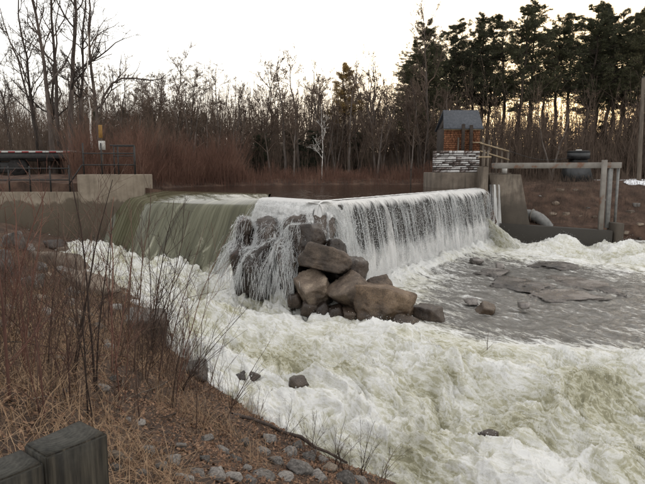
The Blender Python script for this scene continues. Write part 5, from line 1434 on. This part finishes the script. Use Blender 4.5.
# ------------------------------------------------------------------ near bank: saplings, grass, leaves
def sapling(seed, base, H, lean, stems, r, mat, label, group, kids=(7, 4), spread=.25, clearb=.15):
    r = r * 1.2
    g = np.random.default_rng(seed)
    n = 10; tt = np.linspace(0, 1, n); S_, SR_ = [], []
    for k_ in range(stems):
        a = g.uniform(0, 6.28); sp = (0 if k_ == 0 else g.uniform(.4, 1.2)) * spread; h = H * (1 if k_ == 0 else g.uniform(.55, .95))
        dx = (lean[0] + math.cos(a) * sp) * h; dy = (lean[1] + math.sin(a) * sp) * h
        cv_ = tt ** g.uniform(1.0, 1.5)
        wob = np.cumsum(g.normal(0, .008, (n, 2)), 0) * h
        S_.append(np.stack([dx * cv_ + wob[:, 0] * tt + (g.normal(0, .03) if k_ else 0), dy * cv_ + wob[:, 1] * tt + (g.normal(0, .03) if k_ else 0), h * tt * (1 - .12 * sp * tt) - .08], 1))
        SR_.append(r * (1 if k_ == 0 else g.uniform(.6, .9)) * np.linspace(1, .3, n))
    S_ = np.array(S_); SR_ = np.array(SR_)
    l1, r1 = grow(g, S_, SR_, kids[0], (clearb, .96), .42, (34, 10), 6, .07, .06, .55)
    parts_ = [to_tri(tubes(l1, np.maximum(r1, r * .16), 4))]
    if kids[1]:
        l2, r2 = grow(g, l1, r1, kids[1], (.2, .95), .5, (34, 10), 4, .09, .05, .6)
        parts_.append(to_tri(tubes(l2, np.maximum(r2, r * .13), 3)))
    e = empty('sapling', tuple(base), label, 'sapling', group)
    link('stems', new_mesh('stems', *to_tri(tubes(S_, SR_, 6)), mat, True), e)
    tw_ = link('twigs', new_mesh('twigs', *cat_(parts_), mat), e); tw_['kind'] = 'stuff'
    return e
def sap_px(i, bx_, by_, tx, ty, stems, r, mat, label, group=None, kids=(7, 4), spread=.25, clearb=.15):
    b_ = on_bank(bx_, by_); top = atY(tx, ty, b_[1])
    H = top[2] - b_[2]
    return sapling(500 + i, b_, H, ((top[0] - b_[0]) / H, 0.0), stems, r, mat, label, group, kids, spread, clearb)
GS = 'bare saplings on the near bank'
LS = 'bare reddish brown sapling in the thicket on the near bank'
sap_px(0, 95, 392, 76, 128, 2, .011, 'twig_brown', 'tall bare sapling rising past the concrete wall corner, taller than its neighbours')
sap_px(1, 8, 330, 44, 180, 2, .012, 'twig_red', 'reddish forked sapling at the left edge in front of the wall')
sap_px(2, 30, 380, 18, 190, 3, .010, 'twig_red', 'red three-stemmed sapling at far left in front of the lower wall', GS)
sap_px(3, 60, 385, 92, 225, 3, .008, 'twig_brown', 'thin sapling with tips below the concrete end block', GS)
sap_px(4, 128, 345, 130, 205, 3, .012, 'twig_brown', 'sapling standing before the left end of the spillway', GS)
sap_px(5, 152, 350, 172, 195, 4, .013, 'twig_brown', 'thickest many-stemmed sapling, branching across the spillway face', GS, (8, 5), .3)
sap_px(6, 165, 372, 205, 215, 3, .009, 'twig_brown', 'sapling leaning right over the foot of the spillway', GS)
sap_px(7, 120, 400, 100, 240, 2, .008, 'twig_red', 'slim red sapling below the concrete end block, near the tall one', GS)
sap_px(8, 196, 436, 199, 255, 1, .006, 'twig_brown', 'single straight thin stick rising between bank and rapids', None, (3, 0))
sap_px(9, 203, 428, 236, 298, 1, .005, 'twig_brown', 'single thin leaning stem at the water edge', None, (4, 0))
sap_px(10, 180, 390, 250, 300, 4, .007, 'twig_brown', 'wide spreading sapling leaning right over the rapids', GS, (7, 4), .35)
sap_px(11, 145, 380, 160, 240, 4, .008, 'twig_brown', 'bushy sapling just left of the thickest many-stemmed one', GS, (8, 4), .3)
sap_px(12, 80, 340, 62, 200, 3, .010, 'twig_brown', 'sapling in front of the wall between trailer and end block', GS)
sap_px(13, 108, 330, 112, 215, 3, .011, 'twig_brown', 'sapling in front of the end block corner, foot among rocks', GS)
sap_px(14, 45, 420, 30, 260, 2, .006, 'twig_red', 'thin red sapling just above the timber posts', GS)
sap_px(15, 140, 425, 133, 290, 2, .006, 'twig_brown', 'thin two-stemmed sapling on the leaf litter, mid bank', GS)
sap_px(16, 172, 410, 190, 290, 3, .006, 'twig_brown', 'short three-stemmed sapling right of mid bank, before the ledge rock', GS)
sap_px(17, 225, 420, 270, 335, 3, .006, 'twig_brown', "low spreading sapling by the log's upper end", GS, (7, 3), .3)
sap_px(18, 10, 400, -6, 150, 2, .010, 'twig_red', 'tall red sapling cut by the left edge', GS)
sap_px(19, 70, 405, 66, 270, 2, .006, 'twig_red', 'short red sapling above the taller timber post', GS)
for i, (bx_, by_, tx, ty, st, r_, lab) in enumerate([
        (22, 372, 40, 175, 2, .009, 'slim tall sapling crossing the lower wall below the trailer'), (48, 366, 58, 205, 2, .008, 'slim sapling crossing the lower wall left of its end'),
        (72, 372, 112, 172, 2, .010, 'tall sapling leaning right across the concrete end block'), (112, 372, 118, 190, 2, .010, 'upright sapling with tips at the spillway\'s left corner'),
        (134, 372, 150, 178, 2, .010, 'tall sapling with tips above the left end of the crest'), (158, 384, 186, 205, 2, .009, 'slim sapling across the middle of the spillway'),
        (176, 396, 222, 228, 2, .008, 'slim sapling leaning right towards the rock pile'), (88, 420, 84, 238, 2, .007, 'thin sapling mid bank with tips under the end block')]):
    sap_px(60 + i, bx_, by_, tx, ty, st, r_, 'twig_red' if i % 3 == 0 else 'twig_brown', lab, GS, (8, 4), .22, .25)
LW = 'low twiggy bush at the water edge of the near bank'
for i, (bx_, by_, tx, ty, st) in enumerate([(255, 425, 262, 380, 4), (285, 440, 292, 395, 4), (310, 455, 318, 405, 5), (320, 462, 300, 420, 4), (335, 465, 345, 410, 5), (345, 472, 330, 425, 4), (360, 475, 372, 415, 5), (380, 480, 398, 440, 4)]):
    b_ = on_bank(bx_, by_)
    sap_px(30 + i, bx_, by_, tx, ty, st, .005, 'twig_brown', ORD[i] + ' from the left of the low twiggy bushes at the water edge', 'low bushes at the water edge', (7, 4), .45, .1)
c3 = at(487, 350, -3.1); tp = atY(486, 326, c3[1])
sapling(560, np.array([c3[0], c3[1], c3[2] - .15]), tp[2] - c3[2] + .15, (0, 0), 1, .008, 'twig_brown', 'lone twig standing in the pool near the reddish rock', None, (4, 0))

# fallen stems lying on the bank
def lying(px0, py0, px1, py1, r, mat, label, group=None, lift=.05):
    a = on_bank(px0, py0); b_ = on_bank(px1, py1); n = 10; tt = np.linspace(0, 1, n)
    P = a + (b_ - a) * tt[:, None]; P[:, 2] = np.maximum(P[:, 2], bank_z(P[:, 0], P[:, 1]) + lift * .4) + lift * .6
    P[:, 2] = np.convolve(np.r_[P[0, 2], P[:, 2], P[-1, 2]], [.25, .5, .25], 'valid')
    if r > .02:
        P[:, :2] += np.random.default_rng(5).normal(0, .03, (n, 2)); r = r * np.random.default_rng(6).uniform(.75, 1.25, n)
    Vt, Ft = to_tri(tubes(P[None], (r * np.linspace(1, .55, n))[None], 7))
    o = part('fallen_branch', Vt, Ft, mat, None, True); tag(o, label, 'branch', group)
lying(234, 414, 372, 474, .032, 'bark_dark', 'long dark log lying along the bank above the rapids', None, .05)
lying(40, 366, 130, 366, .010, 'twig_red', 'pale red fallen stem lying level across the brush', None, .12)
lying(0, 352, 90, 362, .008, 'wood_dark', 'dark fallen stem lying left on the upper bank', None, .10)
for i in range(26):
    px = random.uniform(0, 260); py = random.uniform(340, 470)
    if px > 160 + (py - 340) * .9: continue
    lying(px, py, px + random.uniform(-70, 70), py + random.uniform(-25, 25), random.uniform(.003, .007), random.choice(['twig_red', 'twig_brown', 'wood_grey']), 'thin fallen stick in the litter of the near bank', 'fallen sticks on the near bank', random.uniform(.01, .06))

# scatter on the bank
def bank_scatter(g, n, dens):
    xs, ys = [], []
    while len(xs) < n:
        y = g.uniform(1.4, 22, 20000) ; x = g.uniform(-16, 4, 20000)
        z = bank_z0(x, y); wz = river_z0(x, y)
        px = 322.5 + FPX * x / y; py = HORIZON + FPX * (CAMZ - z) / y
        w_ = dens(x, y, px, py) * np.minimum(1, 7.0 / y) ** 1.3 * (z > wz + .05) * (px > -90) * (py < 640)
        k_ = g.random(len(x)) < w_
        xs += list(x[k_]); ys += list(y[k_])
    return np.array(xs[:n]), np.array(ys[:n])
def not_post(x, y): return ~((x > -1.15) & (x < -.55) & (y > 1.25) & (y < 1.9))
g = np.random.default_rng(55)
gd = lambda x, y, px, py: np.clip(.25 + .9 * n2(x * .7, y * .7, 210) + sstep(260, 60, px) * .5 - sstep(420, 470, py) * sstep(120, 220, px) * .6, 0, 1) * not_post(x, y)
x, y = bank_scatter(g, 24000, gd); z = bank_z(x, y)
n = len(x); h = g.uniform(.06, .34, n) * (1 + .6 * (g.random(n) < .1)); a = g.uniform(0, 6.28, n); bend = g.uniform(.3, 1.6, n)
tt = np.array([0, .4, .75, 1.])
P = np.stack([x[:, None] + np.cos(a)[:, None] * (h * bend)[:, None] * tt ** 1.5, y[:, None] + np.sin(a)[:, None] * (h * bend)[:, None] * tt ** 1.5, z[:, None] - .01 + h[:, None] * (tt - .35 * np.minimum(bend, 1.4)[:, None] * tt ** 2.2)], -1)
side = np.stack([-np.sin(a), np.cos(a), a * 0], 1)[:, None] * (g.uniform(.0010, .0030, n)[:, None] * np.array([1, 1, .8, .2]))[..., None]
V = np.stack([P - side, P + side], 2).reshape(-1, 3)
b0 = (np.arange(n)[:, None] * 8 + np.arange(3)[None] * 2)
F = np.stack([b0, b0 + 1, b0 + 3, b0 + 2], -1).reshape(-1, 4)
o = link('dry_grass', new_mesh('dry_grass', V, F, 'dry_grass', True)); tag(o, 'matted dry tan grass on the near bank', kind='stuff')
ld = lambda x, y, px, py: np.clip(.45 + .6 * n2(x * .9, y * .9, 215) + sstep(60, 200, px) * .3, 0, 1) * not_post(x, y)
x, y = bank_scatter(g, 30000, ld); z = bank_z(x, y); n = len(x)
sz = g.uniform(.010, .034, n); a = g.uniform(0, 6.28, n)
e1 = np.stack([np.cos(a), np.sin(a), g.normal(0, .45, n)], 1); e2 = np.stack([-np.sin(a), np.cos(a), g.normal(0, .45, n)], 1)
c = np.stack([x, y, z + g.uniform(.0, .03, n)], 1)
curl = np.abs(g.normal(0, .35, n))[:, None] * np.array([0, 0, 1.])
L5 = [c - e1 * sz[:, None] + curl * sz[:, None], c - e2 * sz[:, None] * .55 , c + e2 * sz[:, None] * .55 + curl * sz[:, None] * .5, c + e1 * sz[:, None] + curl * sz[:, None] * .8]
V = np.stack(L5, 1).reshape(-1, 3); b0 = np.arange(n) * 4
F = np.concatenate([np.stack([b0, b0 + 1, b0 + 2], 1), np.stack([b0 + 1, b0 + 3, b0 + 2], 1)])
o = link('leaf_litter', new_mesh('leaf_litter', V, F, 'dead_leaf')); tag(o, 'fallen brown dead leaves covering the near bank', kind='stuff')
# brush tangle low on the bank
thicket('bank_tangle', 1300, lambda g, n: bank_scatter(g, n, lambda x, y, px, py: (np.clip(.3 + n2(x * .6, y * .6, 220), 0, 1) * (px < 235) * (py < 420) * (py > 270) * not_post(x, y) * (y > 3.0)).astype(float)), (.25, 1.25), 'twig_brown', 'tangle of thin dead stems low on the near bank', .0035, .7, 3, 31, bank_z)

# ------------------------------------------------------------------ timber posts, nearest the camera
ZT = .20
c_fr, c_rt, c_bk, c_lf = at(45.6, 457.7, ZT), at(107.5, 433, ZT), at(80, 419.5, ZT), at(23.3, 443.7, ZT)
def timber(name, corners, ztop, label):
    C4 = np.array([c[:2] for c in corners]); cen = C4.mean(0)
    zg = float(bank_z(cen[0], cen[1])) - .15
    bm = bmesh.new()
    lo = [bm.verts.new((*(c - cen), zg - ztop)) for c in C4]; hi = [bm.verts.new((*(c - cen), 0)) for c in C4]
    bm.faces.new(lo[::-1]); bm.faces.new(hi)
    for i in range(4): bm.faces.new((lo[i], lo[(i + 1) % 4], hi[(i + 1) % 4], hi[i]))
    bmesh.ops.recalc_face_normals(bm, faces=bm.faces[:])
    bmesh.ops.bevel(bm, geom=bm.edges[:], offset=.006, segments=3, affect='EDGES')
    bmesh.ops.subdivide_edges(bm, edges=bm.edges[:], cuts=2, use_grid_fill=True)
    V, F = bm_arrays(bm)
    V += np.stack([n3(V * 9, 230), n3(V * 9, 231), n3(V * 9, 232)], 1) * .0025
    o = link(name, new_mesh(name, V, F, 'post_timber', False), None, (cen[0], cen[1], ztop)); tag(o, label, 'post')
    return o
timber('timber_post', [c_fr, c_rt, c_bk, c_lf], ZT, 'taller dark square timber post at the bottom left corner')
ax = (c_fr - c_rt)[:2]; ax /= np.linalg.norm(ax)
g0_ = np.r_[ax * .006, 0]; g1_ = np.r_[ax * .19, 0]
timber('timber_post', [c_fr + g1_, c_fr + g0_, c_lf + g0_, c_lf + g1_], ZT - .012, 'slightly lower timber post butted against the taller one, cut by the left edge')
